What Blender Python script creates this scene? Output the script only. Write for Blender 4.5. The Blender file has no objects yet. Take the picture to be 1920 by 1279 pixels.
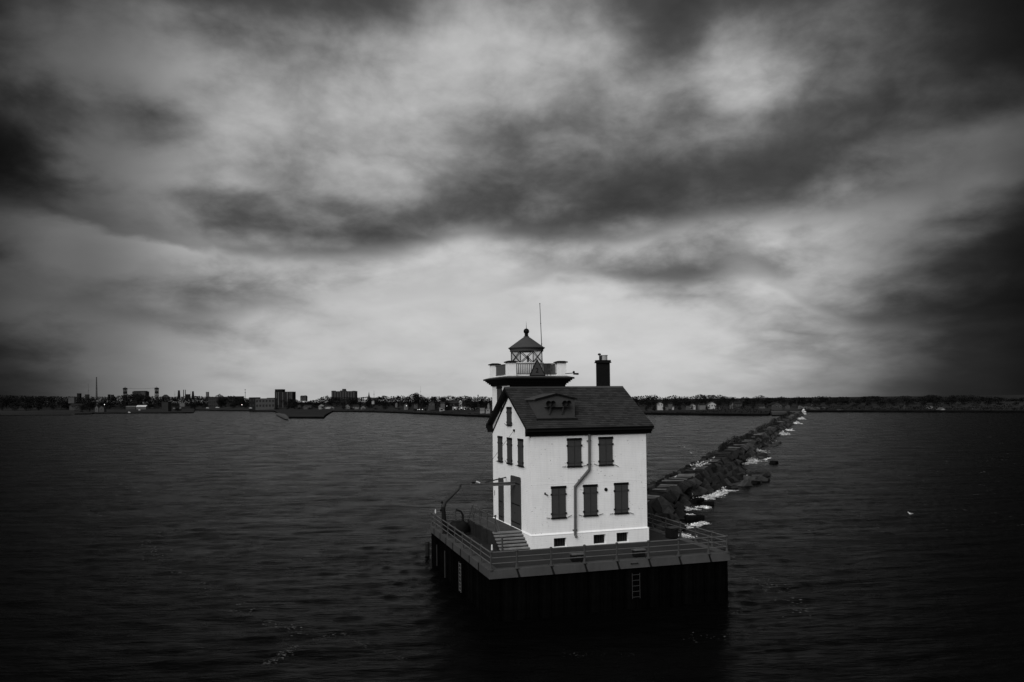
import bpy, bmesh, math, random
import numpy as np
from mathutils import Vector, Matrix

random.seed(7)
rng = np.random.default_rng(7)
scene = bpy.context.scene
COL = scene.collection

# ------------------------------------------------------------------ camera
ZD = 3.55                                     # pier deck above the lake
CAM = np.array([-18.34, -51.523, 10.207 + ZD])
YAW, PITCH, ROLL = 1.25142, 0.016656, -0.01207
FPX, SHY = 1492.5, 87.66                      # focal length and vertical shift, in pixels of a 1920 px wide frame
FW = np.array([math.cos(PITCH)*math.cos(YAW), math.cos(PITCH)*math.sin(YAW), math.sin(PITCH)])
RT0 = np.array([math.sin(YAW), -math.cos(YAW), 0.0])
UP0 = np.cross(RT0, FW)
RT = math.cos(ROLL)*RT0 + math.sin(ROLL)*UP0
UP = -math.sin(ROLL)*RT0 + math.cos(ROLL)*UP0

cam_data = bpy.data.cameras.new('camera')
cam = bpy.data.objects.new('camera', cam_data)
COL.objects.link(cam)
cam_data.sensor_width = 36.0
cam_data.lens = FPX/1920*36.0
cam_data.shift_y = SHY/1920
cam_data.clip_start = 0.5
cam_data.clip_end = 60000
m = Matrix.Identity(4)
for i in range(3):
    m[i][0], m[i][1], m[i][2], m[i][3] = RT[i], UP[i], -FW[i], CAM[i]
cam.matrix_world = m
scene.camera = cam

# ------------------------------------------------------------------ light and exposure
SUN_EL, SUN_AZ = math.radians(38), math.atan2(-0.68, -0.73)     # behind the camera, high veil of cloud
sun_d = bpy.data.lights.new('sun', 'SUN')
sun_d.energy = 1.5
sun_d.angle = math.radians(50)
sun_d.color = (1.0, 0.997, 0.993)
sun = bpy.data.objects.new('sun', sun_d)
COL.objects.link(sun)
to_sun = Vector((math.cos(SUN_EL)*math.cos(SUN_AZ), math.cos(SUN_EL)*math.sin(SUN_AZ), math.sin(SUN_EL)))
sun.rotation_euler = to_sun.to_track_quat('Z', 'Y').to_euler()

vs = scene.view_settings
scene.display_settings.display_device = 'sRGB'
vs.view_transform = 'Standard'
vs.look = 'None'
vs.exposure = 0.8                              # exposed for the white walls
vs.gamma = 1.0
vs.use_curve_mapping = False

def lin(v):
    c = v/255.0
    return c/12.92 if c <= 0.04045 else ((c+0.055)/1.055)**2.4

# ------------------------------------------------------------------ sky: cloud deck in azimuth / elevation
CL1, CL2, CL3 = 0.80, 0.45, 0.85                        # strength of the cloud detail
SKY_AZ = [-36, -32, -28, -24, -20, -16, -12, -8, -4, 0, 4, 8, 12, 16, 20, 24, 28, 32, 36]
SKY = [
 (0.0, [ 31, 46, 89,138,162,172,178,183,187,188,188,186,178,168,145, 98, 55, 34, 26]),
 (3.0, [ 36, 56,104,150,165,180,172,180,188,190,192,190,185,165,140,110, 69, 42, 30]),
 (6.0, [ 41, 91,104,116,138,175,190,195,190,195,200,205,190,170,150,100, 63, 37, 30]),
 (7.6, [ 46, 92,108,112,130,150,178,190,196,186,186,160,150,158,160,120, 73, 42, 32]),
 (9.0, [ 47, 70,146,142,158,166,171,193,198,179,158,127,123,137,156,144, 87, 46, 34]),
 (10.6, [ 46, 83,141,171,151,145,147,162,184,158,151,140,151,162,162,151,104, 60, 41]),
 (12.0, [ 40, 58, 89,114,101,110,123,130,150,119,117,123,132,143,147,143,112, 77, 46]),
 (13.6, [ 29, 40, 71, 98, 98,112,129,129,121,110, 98, 98,114,117,119,121,114,106, 67]),
 (15.0, [ 20, 28, 85,118,134,130,150,146,116,106, 86, 80, 96, 90, 86, 98,103,113, 91]),
 (18.0, [ 48, 54, 71, 94,148,160,155,150,130,120,126,120,126,136,106, 86, 84, 61, 46]),
 (21.0, [ 40, 73,116,146,150,155,155,160,166,166,142,150,152,166,136, 96, 70, 37, 26]),
 (24.0, [ 25, 68, 88,109,118,126,147,158,166,174,168,155,103,136,118,100, 63, 25, 24]),
 (27.0, [ 18, 50, 63, 54, 62, 78, 94,104,122,126,126,110, 78, 88, 72, 70, 39, 24, 24]),
 (32.0, [ 20, 27, 39, 52, 62, 76, 90,100,112,114,108, 98, 84, 80, 72, 62, 37, 27, 25]),
]
world = bpy.data.worlds.new('World')
scene.world = world
world.use_nodes = True
nt = world.node_tree
nt.nodes.clear()
N, L = nt.nodes, nt.links
def nmath(op, a, b=None, c=None):
    n = N.new('ShaderNodeMath'); n.operation = op
    for i, v in enumerate((a, b, c)):
        if v is None: continue
        if isinstance(v, (int, float)): n.inputs[i].default_value = v
        else: L.new(v, n.inputs[i])
    return n.outputs[0]
def nvec(op, a, b):
    n = N.new('ShaderNodeVectorMath'); n.operation = op
    for i, v in enumerate((a, b)):
        if isinstance(v, (tuple, list)): n.inputs[i].default_value = v
        else: L.new(v, n.inputs[i])
    return n
def nmap(v, a, b, c=0.0, d=1.0, kind='SMOOTHSTEP'):
    n = N.new('ShaderNodeMapRange'); n.interpolation_type = kind
    L.new(v, n.inputs['Value'])
    for k, x in zip(('From Min', 'From Max', 'To Min', 'To Max'), (a, b, c, d)): n.inputs[k].default_value = x
    return n.outputs[0]
def nnoise(vec, scale, detail, rough=0.5, dist=0.0):
    n = N.new('ShaderNodeTexNoise'); n.noise_dimensions = '3D'
    L.new(vec, n.inputs['Vector'])
    n.inputs['Scale'].default_value = scale; n.inputs['Detail'].default_value = detail
    n.inputs['Roughness'].default_value = rough; n.inputs['Distortion'].default_value = dist
    return n.outputs['Fac']
def nmix(f, a, b):
    n = N.new('ShaderNodeMix'); n.data_type = 'FLOAT'
    for i, v in zip((0, 2, 3), (f, a, b)):
        if isinstance(v, (int, float)): n.inputs[i].default_value = v
        else: L.new(v, n.inputs[i])
    return n.outputs[0]
tc = N.new('ShaderNodeTexCoord')
dirv = tc.outputs['Generated']
sep = N.new('ShaderNodeSeparateXYZ'); L.new(dirv, sep.inputs[0])
fdot = nvec('DOT_PRODUCT', dirv, (math.cos(YAW), math.sin(YAW), 0)).outputs['Value']
rdot = nvec('DOT_PRODUCT', dirv, (math.sin(YAW), -math.cos(YAW), 0)).outputs['Value']
az0 = nmath('MULTIPLY', nmath('ARCTAN2', rdot, fdot), 180/math.pi)
el0 = nmath('MULTIPLY', nmath('ARCSINE', sep.outputs['Z']), 180/math.pi)
# cloud coordinates: azimuth against a height that packs the cloud rows together towards the horizon
zz = nmath('ADD', nmath('MAXIMUM', sep.outputs['Z'], 0.0), 0.22)
comb = N.new('ShaderNodeCombineXYZ')
L.new(nmath('DIVIDE', rdot, zz), comb.inputs[0]); L.new(nmath('DIVIDE', fdot, zz), comb.inputs[1])
cp = comb.outputs[0]
azr = nmath('MULTIPLY', az0, math.pi/180); elr = nmath('MULTIPLY', nmath('MAXIMUM', el0, 0.0), math.pi/180)
hv = nmath('ADD', nmath('MULTIPLY', elr, 1.15), nmath('MULTIPLY', nmath('LOGARITHM', nmath('ADD', elr, 0.07), math.e), 0.19))
cb2 = N.new('ShaderNodeCombineXYZ')
L.new(azr, cb2.inputs[0]); L.new(hv, cb2.inputs[1])
cv = cb2.outputs[0]
def shifted(v, o): return nvec('ADD', v, o).outputs[0]
f1 = nmath('SUBTRACT', nnoise(shifted(cv, (5.2, 1.7, 0.4)), 4.2, 9.0, 0.52, 0.25), 0.5)
f2 = nmath('SUBTRACT', nnoise(shifted(cv, (1.2, 8.7, 3.4)), 10.5, 8.0, 0.56, 0.35), 0.5)
f5 = nmath('SUBTRACT', nmath('ABSOLUTE', nmath('SUBTRACT', nnoise(shifted(cv, (3.1, 4.4, 8.2)), 6.5, 7.0, 0.55, 0.15), 0.5)), 0.09)
f3 = nmath('SUBTRACT', nnoise(shifted(cv, (7.7, 2.1, 6.0)), 4.0, 7.0, 0.55, 0.2), 0.5)
f4 = nmath('SUBTRACT', nnoise(shifted(cv, (2.7, 5.5, 9.0)), 4.0, 7.0, 0.55, 0.2), 0.5)
warp = nmap(el0, 0.5, 8.0, 0.3, 1.0)
az = nmath('ADD', az0, nmath('MULTIPLY', warp, nmath('ADD', nmath('MULTIPLY', f3, 6.0), nmath('MULTIPLY', f2, 1.2))))
el = nmath('ADD', el0, nmath('MULTIPLY', warp, nmath('ADD', nmath('MULTIPLY', f4, 3.4), nmath('MULTIPLY', f2, 0.8))))
azf = nmap(az, -36, 36, 0, 1, 'LINEAR')
prev = None
for k, (e, row) in enumerate(SKY):
    rp = N.new('ShaderNodeValToRGB')
    cr = rp.color_ramp; cr.interpolation = 'CARDINAL'
    while len(cr.elements) < len(row): cr.elements.new(0.5)
    for i, v in enumerate(row):
        cr.elements[i].position = i/(len(row)-1)
    for i, v in enumerate(row):
        cr.elements[i].color = (v/255,)*3 + (1,)          # tone, made linear below
    L.new(azf, rp.inputs[0])
    val = nmath('MAXIMUM', rp.outputs['Color'], 0.03)
    prev = val if prev is None else nmix(nmap(el, SKY[k-1][0], e), prev, val)
# sharpen the borders between thick and thin cloud with billowing detail
enr = N.new('ShaderNodeValToRGB'); cr = enr.color_ramp; cr.interpolation = 'EASE'
cr.elements[0].position = 0.0; cr.elements[0].color = (0.30,)*3+(1,)
cr.elements[1].position = 1.0; cr.elements[1].color = (0.34,)*3+(1,)
for p_, v_ in ((0.10, 0.50), (0.26, 0.95), (0.76, 1.0), (0.90, 0.60)):
    e_ = cr.elements.new(p_); e_.color = (v_,)*3+(1,)
L.new(nmap(az0, -36, 36, 0, 1, 'LINEAR'), enr.inputs[0])
env = enr.outputs['Color']
TLO, THI = 0.27, 0.80
mk = nmath('DIVIDE', nmath('SUBTRACT', nmath('DIVIDE', prev, env), TLO), THI-TLO)
amp = nmap(el0, 0.0, 4.0, 0.45, 1.0)
mk = nmath('ADD', mk, nmath('MULTIPLY', amp, nmath('ADD', nmath('MULTIPLY', f5, CL3), nmath('ADD', nmath('MULTIPLY', f1, CL1), nmath('MULTIPLY', f2, CL2)))))
mk = nmath('ADD', nmath('MULTIPLY', nmap(mk, 0.10, 0.92), 0.62), nmath('MULTIPLY', nmath('MINIMUM', mk, 1.15), 0.36))
tone = nmath('MULTIPLY', env, nmath('ADD', TLO, nmath('MULTIPLY', nmath('MAXIMUM', mk, -0.35), THI-TLO)))
# crisp scalloped undersides of two cloud banks (azimuth, base elevation, weight)
def bank(pts, depth, soft, lift):
    rp = N.new('ShaderNodeValToRGB'); rp.color_ramp.interpolation = 'CARDINAL'
    rk = N.new('ShaderNodeValToRGB'); rk.color_ramp.interpolation = 'EASE'
    for r_, j in ((rp, 1), (rk, 2)):
        while len(r_.color_ramp.elements) < len(pts): r_.color_ramp.elements.new(0.5)
        for i, p_ in enumerate(pts): r_.color_ramp.elements[i].position = (p_[0]+36)/72
        for i, p_ in enumerate(pts): r_.color_ramp.elements[i].color = ((p_[j]/20 if j == 1 else p_[j]),)*3 + (1,)
        L.new(nmap(az0, -36, 36, 0, 1, 'LINEAR'), r_.inputs[0])
    base = nmath('MULTIPLY', rp.outputs['Color'], 20.0)
    t_ = nmath('SUBTRACT', nmath('ADD', el0, nmath('ADD', nmath('MULTIPLY', f5, 6.0), nmath('ADD', nmath('MULTIPLY', f2, 2.0), nmath('MULTIPLY', f1, 2.4)))), base)
    up_ = nmath('MULTIPLY', nmap(t_, -soft, soft), nmap(t_, soft, depth, 1.0, 0.0))
    dn_ = nmath('MULTIPLY', nmap(t_, -2.6, -soft), nmap(t_, -soft, soft, 1.0, 0.0))
    k = nmath('MULTIPLY', rk.outputs['Color'], 0.62)
    return nmath('MULTIPLY', nmath('SUBTRACT', 1.0, nmath('MULTIPLY', up_, k)), nmath('ADD', 1.0, nmath('MULTIPLY', dn_, nmath('MULTIPLY', k, lift))))
B1 = bank([(-36,12.2,.22),(-27,11.2,.30),(-22,10.2,.32),(-17,9.4,.28),(-12,9.7,.26),(-8.9,10.2,.24),(-3,11.7,.22),(4,11.8,.22),(8,11.8,.26),(13,12.3,.20),(18,12.1,.14),(24,11.6,.12),(30,13,.15),(36,13,.1)], 4.5, 0.55, 0.30)
B2 = bank([(-36,5.6,.06),(-28,5.5,.10),(-24,5.4,.12),(-19,5.9,.10),(-15,7.2,.05),(-2,7.5,.05),(3.9,9.2,.20),(8.5,8.7,.28),(13,8.2,.26),(17,8.8,.18),(20,6.7,.14),(24,5.1,.18),(28,4.8,.2),(36,4.6,.2)], 3.0, 0.45, 0.25)
tone = nmath('MULTIPLY', tone, nmath('MULTIPLY', B1, B2))
lin_ = nmath('POWER', nmath('MAXIMUM', tone, 0.03), 2.2)
# away from the view the deck goes on as the same broken cloud
gen = nmap(nnoise(shifted(cp, (17.3, 4.1, 2.0)), 0.55, 7.0, 0.56, 0.3), 0.30, 0.72, 0.06, 0.60)
wa = nmap(nmath('ABSOLUTE', az0), 35, 62)
we = nmap(el0, 28, 46)
outside = nmath('SUBTRACT', 1.0, nmath('MULTIPLY', nmath('SUBTRACT', 1.0, wa), nmath('SUBTRACT', 1.0, we)))
cloud = nmix(outside, lin_, gen)
# the clear Nishita sky above the deck tints it through the thin places
nsky = N.new('ShaderNodeTexSky'); nsky.sky_type = 'NISHITA'; nsky.sun_disc = False
nsky.sun_elevation = SUN_EL
nsky.sun_rotation = math.pi/2 - SUN_AZ
bw = N.new('ShaderNodeRGBToBW'); L.new(nsky.outputs[0], bw.inputs[0])
thin = nmath('MULTIPLY', nmath('ADD', 9.4, nmath('MULTIPLY', nmath('MINIMUM', bw.outputs[0], 10.0), 0.12)), 2**-0.8)
final = nmath('MULTIPLY', cloud, thin)
bg = N.new('ShaderNodeBackground'); bg.inputs['Strength'].default_value = 0.1
L.new(final, bg.inputs['Color'])
wo = N.new('ShaderNodeOutputWorld'); L.new(bg.outputs[0], wo.inputs['Surface'])
world.cycles.sampling_method = 'MANUAL'
world.cycles.sample_map_resolution = 1024

# ------------------------------------------------------------------ helpers
def ray(x, y): return FW + RT*(x-960)/FPX - UP*(y-639.5-SHY)/FPX
def onz(x, y, z):
    d = ray(x, y); return CAM + d*(z-CAM[2])/d[2]
def at(x, y, D): return CAM + ray(x, y)*D          # the point seen at pixel (x, y), D metres into the scene

class MB:
    def __init__(self, M=None): self.v = []; self.f = []; self.M = M
    def add(self, vs, fs):
        o = len(self.v)
        if self.M is not None: vs = [tuple(self.M @ Vector(p)) for p in vs]
        self.v += [tuple(p) for p in vs]
        self.f += [tuple(i+o for i in f) for f in fs]
        return self
    def box(self, x0, x1, y0, y1, z0, z1):
        return self.add([(x0,y0,z0),(x1,y0,z0),(x1,y1,z0),(x0,y1,z0),(x0,y0,z1),(x1,y0,z1),(x1,y1,z1),(x0,y1,z1)],
                 [(0,3,2,1),(4,5,6,7),(0,1,5,4),(1,2,6,5),(2,3,7,6),(3,0,4,7)])
    def hexa(self, p):   # eight corners, bottom ring then top ring
        return self.add(p, [(0,3,2,1),(4,5,6,7),(0,1,5,4),(1,2,6,5),(2,3,7,6),(3,0,4,7)])
    def bar(self, p, q, r, n=8, r2=None):
        p, q = Vector(p), Vector(q); r2 = r if r2 is None else r2
        d = (q-p).normalized()
        a = d.orthogonal().normalized(); b = d.cross(a)
        vs = []
        for c, rr in ((p, r), (q, r2)):
            for i in range(n):
                t = 2*math.pi*i/n + math.pi/n
                vs.append(c + (a*math.cos(t)+b*math.sin(t))*rr)
        fs = [(i, (i+1) % n, n+(i+1) % n, n+i) for i in range(n)] + [tuple(reversed(range(n))), tuple(range(n, 2*n))]
        return self.add(vs, fs)
    def beam(self, p, q, w, h, up=(0,0,1)):
        p, q = Vector(p), Vector(q); d = (q-p).normalized()
        s = d.cross(Vector(up)).normalized(); u = s.cross(d)
        vs = []
        for c in (p, q):
            for a, b in ((-1,-1),(1,-1),(1,1),(-1,1)): vs.append(c + s*a*w/2 + u*b*h/2)
        return self.add(vs, [(0,1,2,3),(7,6,5,4),(0,4,5,1),(1,5,6,2),(2,6,7,3),(3,7,4,0)])
    def lathe(self, prof, c, n=24, cap=True):
        vs = []
        for r, z in prof:
            for i in range(n):
                t = 2*math.pi*(i+0.5)/n; vs.append((c[0]+r*math.cos(t), c[1]+r*math.sin(t), c[2]+z))
        fs = []
        for k in range(len(prof)-1):
            for i in range(n):
                j = (i+1) % n; fs.append((k*n+i, k*n+j, (k+1)*n+j, (k+1)*n+i))
        if cap:
            fs.append(tuple(reversed(range(n)))); fs.append(tuple(range((len(prof)-1)*n, len(prof)*n)))
        return self.add(vs, fs)
    def ball(self, c, r, n=12, m_=8, sz=1.0):
        prof = [(max(1e-3, r*math.sin(math.pi*k/m_)), -r*sz*math.cos(math.pi*k/m_)) for k in range(m_+1)]
        return self.lathe(prof, c, n)
    def prism(self, poly, axis, a, b):
        # poly: list of 2D points in the plane perpendicular to axis; extruded from a to b
        def put(u, v, t):
            return {'x': (t,u,v), 'y': (u,t,v), 'z': (u,v,t)}[axis]
        n = len(poly)
        vs = [put(u, v, a) for u, v in poly] + [put(u, v, b) for u, v in poly]
        fs = [(i, (i+1) % n, n+(i+1) % n, n+i) for i in range(n)] + [tuple(reversed(range(n))), tuple(range(n, 2*n))]
        return self.add(vs, fs)
    def mesh(self, name, mat, org=(0,0,0), smooth=False):
        me = bpy.data.meshes.new(name)
        vs = np.array(self.v, float) - np.array(org, float)
        me.from_pydata(vs.tolist(), [], self.f)
        bm = bmesh.new(); bm.from_mesh(me)
        bmesh.ops.recalc_face_normals(bm, faces=bm.faces)
        bm.to_mesh(me); bm.free()
        if smooth:
            for p in me.polygons: p.use_smooth = True
        if mat: me.materials.append(mat)
        return me
    def build(self, name, mat, parent=None, org=None, smooth=False, bevel=0.0):
        if org is None: org = ORG.get(parent.name, (0,0,0)) if parent else (0,0,0)
        me = self.mesh(name, mat, org, smooth)
        if bevel:
            bm = bmesh.new(); bm.from_mesh(me)
            bmesh.ops.bevel(bm, geom=list(bm.edges), offset=bevel, segments=1, affect='EDGES')
            bm.to_mesh(me); bm.free()
        return link(name, me, parent, org)

ORG = {}
def link(name, me, parent=None, org=(0,0,0)):
    o = bpy.data.objects.new(name, me); COL.objects.link(o)
    if parent: o.parent = parent
    else: o.location = org
    ORG[o.name] = tuple(org)
    return o
def tag(o, label=None, cat=None, group=None, kind=None):
    if label: o['label'] = label
    if cat: o['category'] = cat
    if group: o['group'] = group
    if kind: o['kind'] = kind
    return o
def thing(name, loc, label, cat, group=None):
    o = bpy.data.objects.new(name, None); COL.objects.link(o)
    o.empty_display_size = 0.3
    o.location = loc; ORG[o.name] = tuple(float(c) for c in loc)
    return tag(o, label, cat, group)
def copy_tree(o, parent=None):
    c = o.copy(); COL.objects.link(c)
    if parent: c.parent = parent
    ORG[c.name] = ORG.get(o.name, (0,0,0))
    for ch in list(o.children): copy_tree(ch, c)
    return c

# ------------------------------------------------------------------ materials (the picture is monochrome: every colour is a grey)
def mat(name, v, rough=0.75, var=0.25, scale=1.5, detail=5, bump=0.0, bscale=20.0, spec=0.3, island=0.0, metal=0.0, streak=0.0):
    mt = bpy.data.materials.new(name); mt.use_nodes = True
    t = mt.node_tree; n, l = t.nodes, t.links
    b = n['Principled BSDF']
    b.inputs['Roughness'].default_value = rough
    b.inputs['Specular IOR Level'].default_value = spec
    b.inputs['Metallic'].default_value = metal
    tcn = n.new('ShaderNodeTexCoord')
    src = tcn.outputs['Object']
    no = n.new('ShaderNodeTexNoise'); no.inputs['Scale'].default_value = scale; no.inputs['Detail'].default_value = detail
    no.inputs['Roughness'].default_value = 0.6
    l.new(src, no.inputs['Vector'])
    mr = n.new('ShaderNodeMapRange'); mr.inputs['From Min'].default_value = 0.25; mr.inputs['From Max'].default_value = 0.75
    mr.inputs['To Min'].default_value = 1-var; mr.inputs['To Max'].default_value = 1+var
    l.new(no.outputs['Fac'], mr.inputs['Value'])
    fac = mr.outputs[0]
    def mul(a, bb):
        q = n.new('ShaderNodeMath'); q.operation = 'MULTIPLY'
        l.new(a, q.inputs[0])
        if isinstance(bb, (int, float)): q.inputs[1].default_value = bb
        else: l.new(bb, q.inputs[1])
        return q.outputs[0]
    if island:
        g = n.new('ShaderNodeNewGeometry'); r = n.new('ShaderNodeMapRange')
        r.inputs['To Min'].default_value = 1-island; r.inputs['To Max'].default_value = 1+island
        l.new(g.outputs['Random Per Island'], r.inputs['Value']); fac = mul(fac, r.outputs[0])
        oi = n.new('ShaderNodeObjectInfo'); r2 = n.new('ShaderNodeMapRange')
        r2.inputs['To Min'].default_value = 1-island; r2.inputs['To Max'].default_value = 1+island
        l.new(oi.outputs['Random'], r2.inputs['Value']); fac = mul(fac, r2.outputs[0])
    if streak:
        mp = n.new('ShaderNodeMapping'); mp.inputs['Scale'].default_value = (3.0, 3.0, 0.25)
        l.new(src, mp.inputs['Vector'])
        s = n.new('ShaderNodeTexNoise'); s.inputs['Scale'].default_value = 2.0; s.inputs['Detail'].default_value = 6
        l.new(mp.outputs[0], s.inputs['Vector'])
        r = n.new('ShaderNodeMapRange'); r.inputs['From Min'].default_value = 0.45; r.inputs['From Max'].default_value = 0.8
        r.inputs['To Min'].default_value = 1.0; r.inputs['To Max'].default_value = 1-streak
        l.new(s.outputs['Fac'], r.inputs['Value']); fac = mul(fac, r.outputs[0])
    base = mul(fac, v)
    l.new(base, b.inputs['Base Color'])
    if bump:
        nb = n.new('ShaderNodeTexNoise'); nb.inputs['Scale'].default_value = bscale; nb.inputs['Detail'].default_value = 4
        l.new(src, nb.inputs['Vector'])
        bp = n.new('ShaderNodeBump'); bp.inputs['Strength'].default_value = bump; bp.inputs['Distance'].default_value = 0.05
        l.new(nb.outputs['Fac'], bp.inputs['Height']); l.new(bp.outputs[0], b.inputs['Normal'])
    return mt

def brick_paint(name, v):
    """white paint over brick courses (courses are about a pixel high), thin stains and worn specks"""
    mt = mat(name, v, 0.8, 0.06, 1.0, streak=0.09)
    t = mt.node_tree; n, l = t.nodes, t.links
    b = n['Principled BSDF']
    tcn = n.new('ShaderNodeTexCoord'); sp = n.new('ShaderNodeSeparateXYZ'); l.new(tcn.outputs['Object'], sp.inputs[0])
    ad = n.new('ShaderNodeMath'); ad.operation = 'ADD'; l.new(sp.outputs[0], ad.inputs[0]); l.new(sp.outputs[1], ad.inputs[1])
    cb = n.new('ShaderNodeCombineXYZ'); l.new(ad.outputs[0], cb.inputs[0]); l.new(sp.outputs[2], cb.inputs[1])
    br = n.new('ShaderNodeTexBrick'); l.new(cb.outputs[0], br.inputs['Vector'])
    br.inputs['Scale'].default_value = 1.0; br.inputs['Brick Width'].default_value = 60.0; br.inputs['Row Height'].default_value = 0.125
    br.inputs['Mortar Size'].default_value = 0.012; br.inputs['Mortar Smooth'].default_value = 0.4
    br.inputs['Color1'].default_value = (1, 1, 1, 1); br.inputs['Color2'].default_value = (0.97, 0.97, 0.97, 1)
    br.inputs['Mortar'].default_value = (0.90, 0.90, 0.90, 1)
    mx = n.new('ShaderNodeMix'); mx.data_type = 'RGBA'; mx.blend_type = 'MULTIPLY'; mx.inputs[0].default_value = 1.0
    old = b.inputs['Base Color'].links[0].from_socket
    l.new(old, mx.inputs[6]); l.new(br.outputs['Color'], mx.inputs[7])
    # specks of lost paint
    sn = n.new('ShaderNodeTexNoise'); sn.inputs['Scale'].default_value = 9.0; sn.inputs['Detail'].default_value = 3
    l.new(tcn.outputs['Object'], sn.inputs['Vector'])
    ar = n.new('ShaderNodeTexNoise'); ar.inputs['Scale'].default_value = 0.9; ar.inputs['Detail'].default_value = 2
    l.new(tcn.outputs['Object'], ar.inputs['Vector'])
    sm = n.new('ShaderNodeMath'); sm.operation = 'MULTIPLY_ADD'; l.new(ar.outputs['Fac'], sm.inputs[0]); sm.inputs[1].default_value = 0.35; l.new(sn.outputs['Fac'], sm.inputs[2])
    r = n.new('ShaderNodeMapRange'); r.inputs['From Min'].default_value = 0.862; r.inputs['From Max'].default_value = 0.92
    r.inputs['To Min'].default_value = 1.0; r.inputs['To Max'].default_value = 0.45
    l.new(sm.outputs[0], r.inputs['Value'])
    m2 = n.new('ShaderNodeMix'); m2.data_type = 'RGBA'; m2.blend_type = 'MULTIPLY'; m2.inputs[0].default_value = 1.0
    l.new(mx.outputs[2], m2.inputs[6]); l.new(r.outputs[0], m2.inputs[7]); l.new(m2.outputs[2], b.inputs['Base Color'])
    bp = n.new('ShaderNodeBump'); bp.inputs['Strength'].default_value = 0.35; bp.inputs['Distance'].default_value = 0.01
    l.new(br.outputs['Fac'], bp.inputs['Height']); bp.invert = True; l.new(bp.outputs[0], b.inputs['Normal'])
    return mt

M = dict(
 white=brick_paint('white_painted_brick', 0.80),
 smooth_white=mat('white_paint', 0.80, 0.7, 0.05, 2.0, streak=0.08),
 trim=mat('dark_trim_paint', 0.006, 0.6, 0.2, 3.0, spec=0.06),
 shutter=mat('shutter_paint', 0.042, 0.6, 0.12, 4.0, spec=0.15),
 iron=mat('iron', 0.02, 0.6, 0.3, 6.0, spec=0.2),
 slate=mat('slate', 0.022, 0.8, 0.15, 2.5, island=0.30, spec=0.12),
 lead=mat('roof_flashing', 0.05, 0.6, 0.2, 2.0, spec=0.2),
 clad=mat('tower_slate', 0.006, 0.8, 0.12, 2.5, island=0.15, spec=0.1),
 dormer=mat('dormer_paint', 0.047, 0.7, 0.10, 3.0, spec=0.15),
 horn=mat('horn_iron', 0.006, 0.5, 0.2, 6.0, spec=0.15),
 chimney=mat('chimney_brick', 0.006, 0.85, 0.25, 4.0, bump=0.4, bscale=12, spec=0.1),
 pot=mat('chimney_pot', 0.30, 0.6, 0.2, 4.0),
 pipe=mat('downpipe_metal', 0.075, 0.55, 0.2, 3.0, spec=0.2),
 concrete=mat('concrete', 0.046, 0.85, 0.22, 0.8, 8, bump=0.3, bscale=14, spec=0.15, streak=0.15, island=0.10),
 deck=mat('deck_concrete', 0.017, 0.9, 0.30, 0.5, 8, bump=0.3, bscale=10, spec=0.1, island=0.12),
 step=mat('step_stone', 0.14, 0.85, 0.3, 1.5, 8, bump=0.3, bscale=14, spec=0.15, island=0.12),
 plank=mat('weathered_plank', 0.016, 0.9, 0.35, 2.0, 6, spec=0.1, streak=0.4, island=0.25),
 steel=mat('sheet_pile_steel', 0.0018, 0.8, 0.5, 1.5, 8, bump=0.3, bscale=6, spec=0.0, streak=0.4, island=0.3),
 post=mat('post_paint', 0.042, 0.55, 0.2, 3.0, spec=0.1),
 rail=mat('railing_paint', 0.075, 0.55, 0.2, 3.0, spec=0.25),
 galv=mat('galvanised_steel', 0.019, 0.5, 0.25, 3.0, spec=0.3),
 black=mat('black_gear', 0.006, 0.7, 0.4, 3.0, spec=0.1),
 stub=mat('white_marker', 0.55, 0.6, 0.1, 3.0),
 timber=mat('old_timber', 0.012, 0.9, 0.4, 2.0, spec=0.1, streak=0.4),
 slabshade=mat('slab_side_shade', 0.010, 0.85, 0.5, 1.2, 8, bump=0.5, bscale=5, spec=0.02),  # slab sides, with shade put into the colour so the tops read lit
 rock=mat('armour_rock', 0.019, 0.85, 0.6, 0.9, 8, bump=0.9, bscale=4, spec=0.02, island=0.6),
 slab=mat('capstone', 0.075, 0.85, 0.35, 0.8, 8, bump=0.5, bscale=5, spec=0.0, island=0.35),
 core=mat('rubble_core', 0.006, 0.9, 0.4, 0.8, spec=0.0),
 shrub=mat('shrub_leaf', 0.014, 0.8, 0.4, 1.0, spec=0.0, island=0.25),
 leaf=mat('tree_leaf', 0.013, 0.8, 0.3, 0.3, spec=0.0, island=0.22),
 bark=mat('bark', 0.022, 0.9, 0.3, 1.0, spec=0.0),
 land=mat('shore_grass', 0.024, 0.9, 0.35, 0.02, 8, spec=0.0),
 bank=mat('shore_bank', 0.004, 0.9, 0.5, 0.1, spec=0.0),
 paved=mat('pale_paving', 0.14, 0.9, 0.2, 0.05, spec=0.1),
 gull=mat('gull_white', 0.62, 0.8, 0.1, 3.0),
 gullg=mat('gull_grey', 0.25, 0.8, 0.1, 3.0),
 foam=mat('foam', 0.42, 0.9, 0.75, 1.1, 6, spec=0.0, island=0.45),
 fleck=mat('foam_fleck', 0.080, 0.9, 0.3, 1.2, 6, spec=0.2),
 dark_glass=mat('dark_glass', 0.006, 0.25, 0.2, 1.0, spec=0.4),
)
def grey(v, **k):  # plain paint; far structures pass paler values standing in for haze
    key = 'paint_%03d' % round(v*1000)
    if key not in M: M[key] = mat('weathered_paint_haze_grey', v, 0.8, 0.15, 0.2, spec=0.0, **k)
    return M[key]
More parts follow.
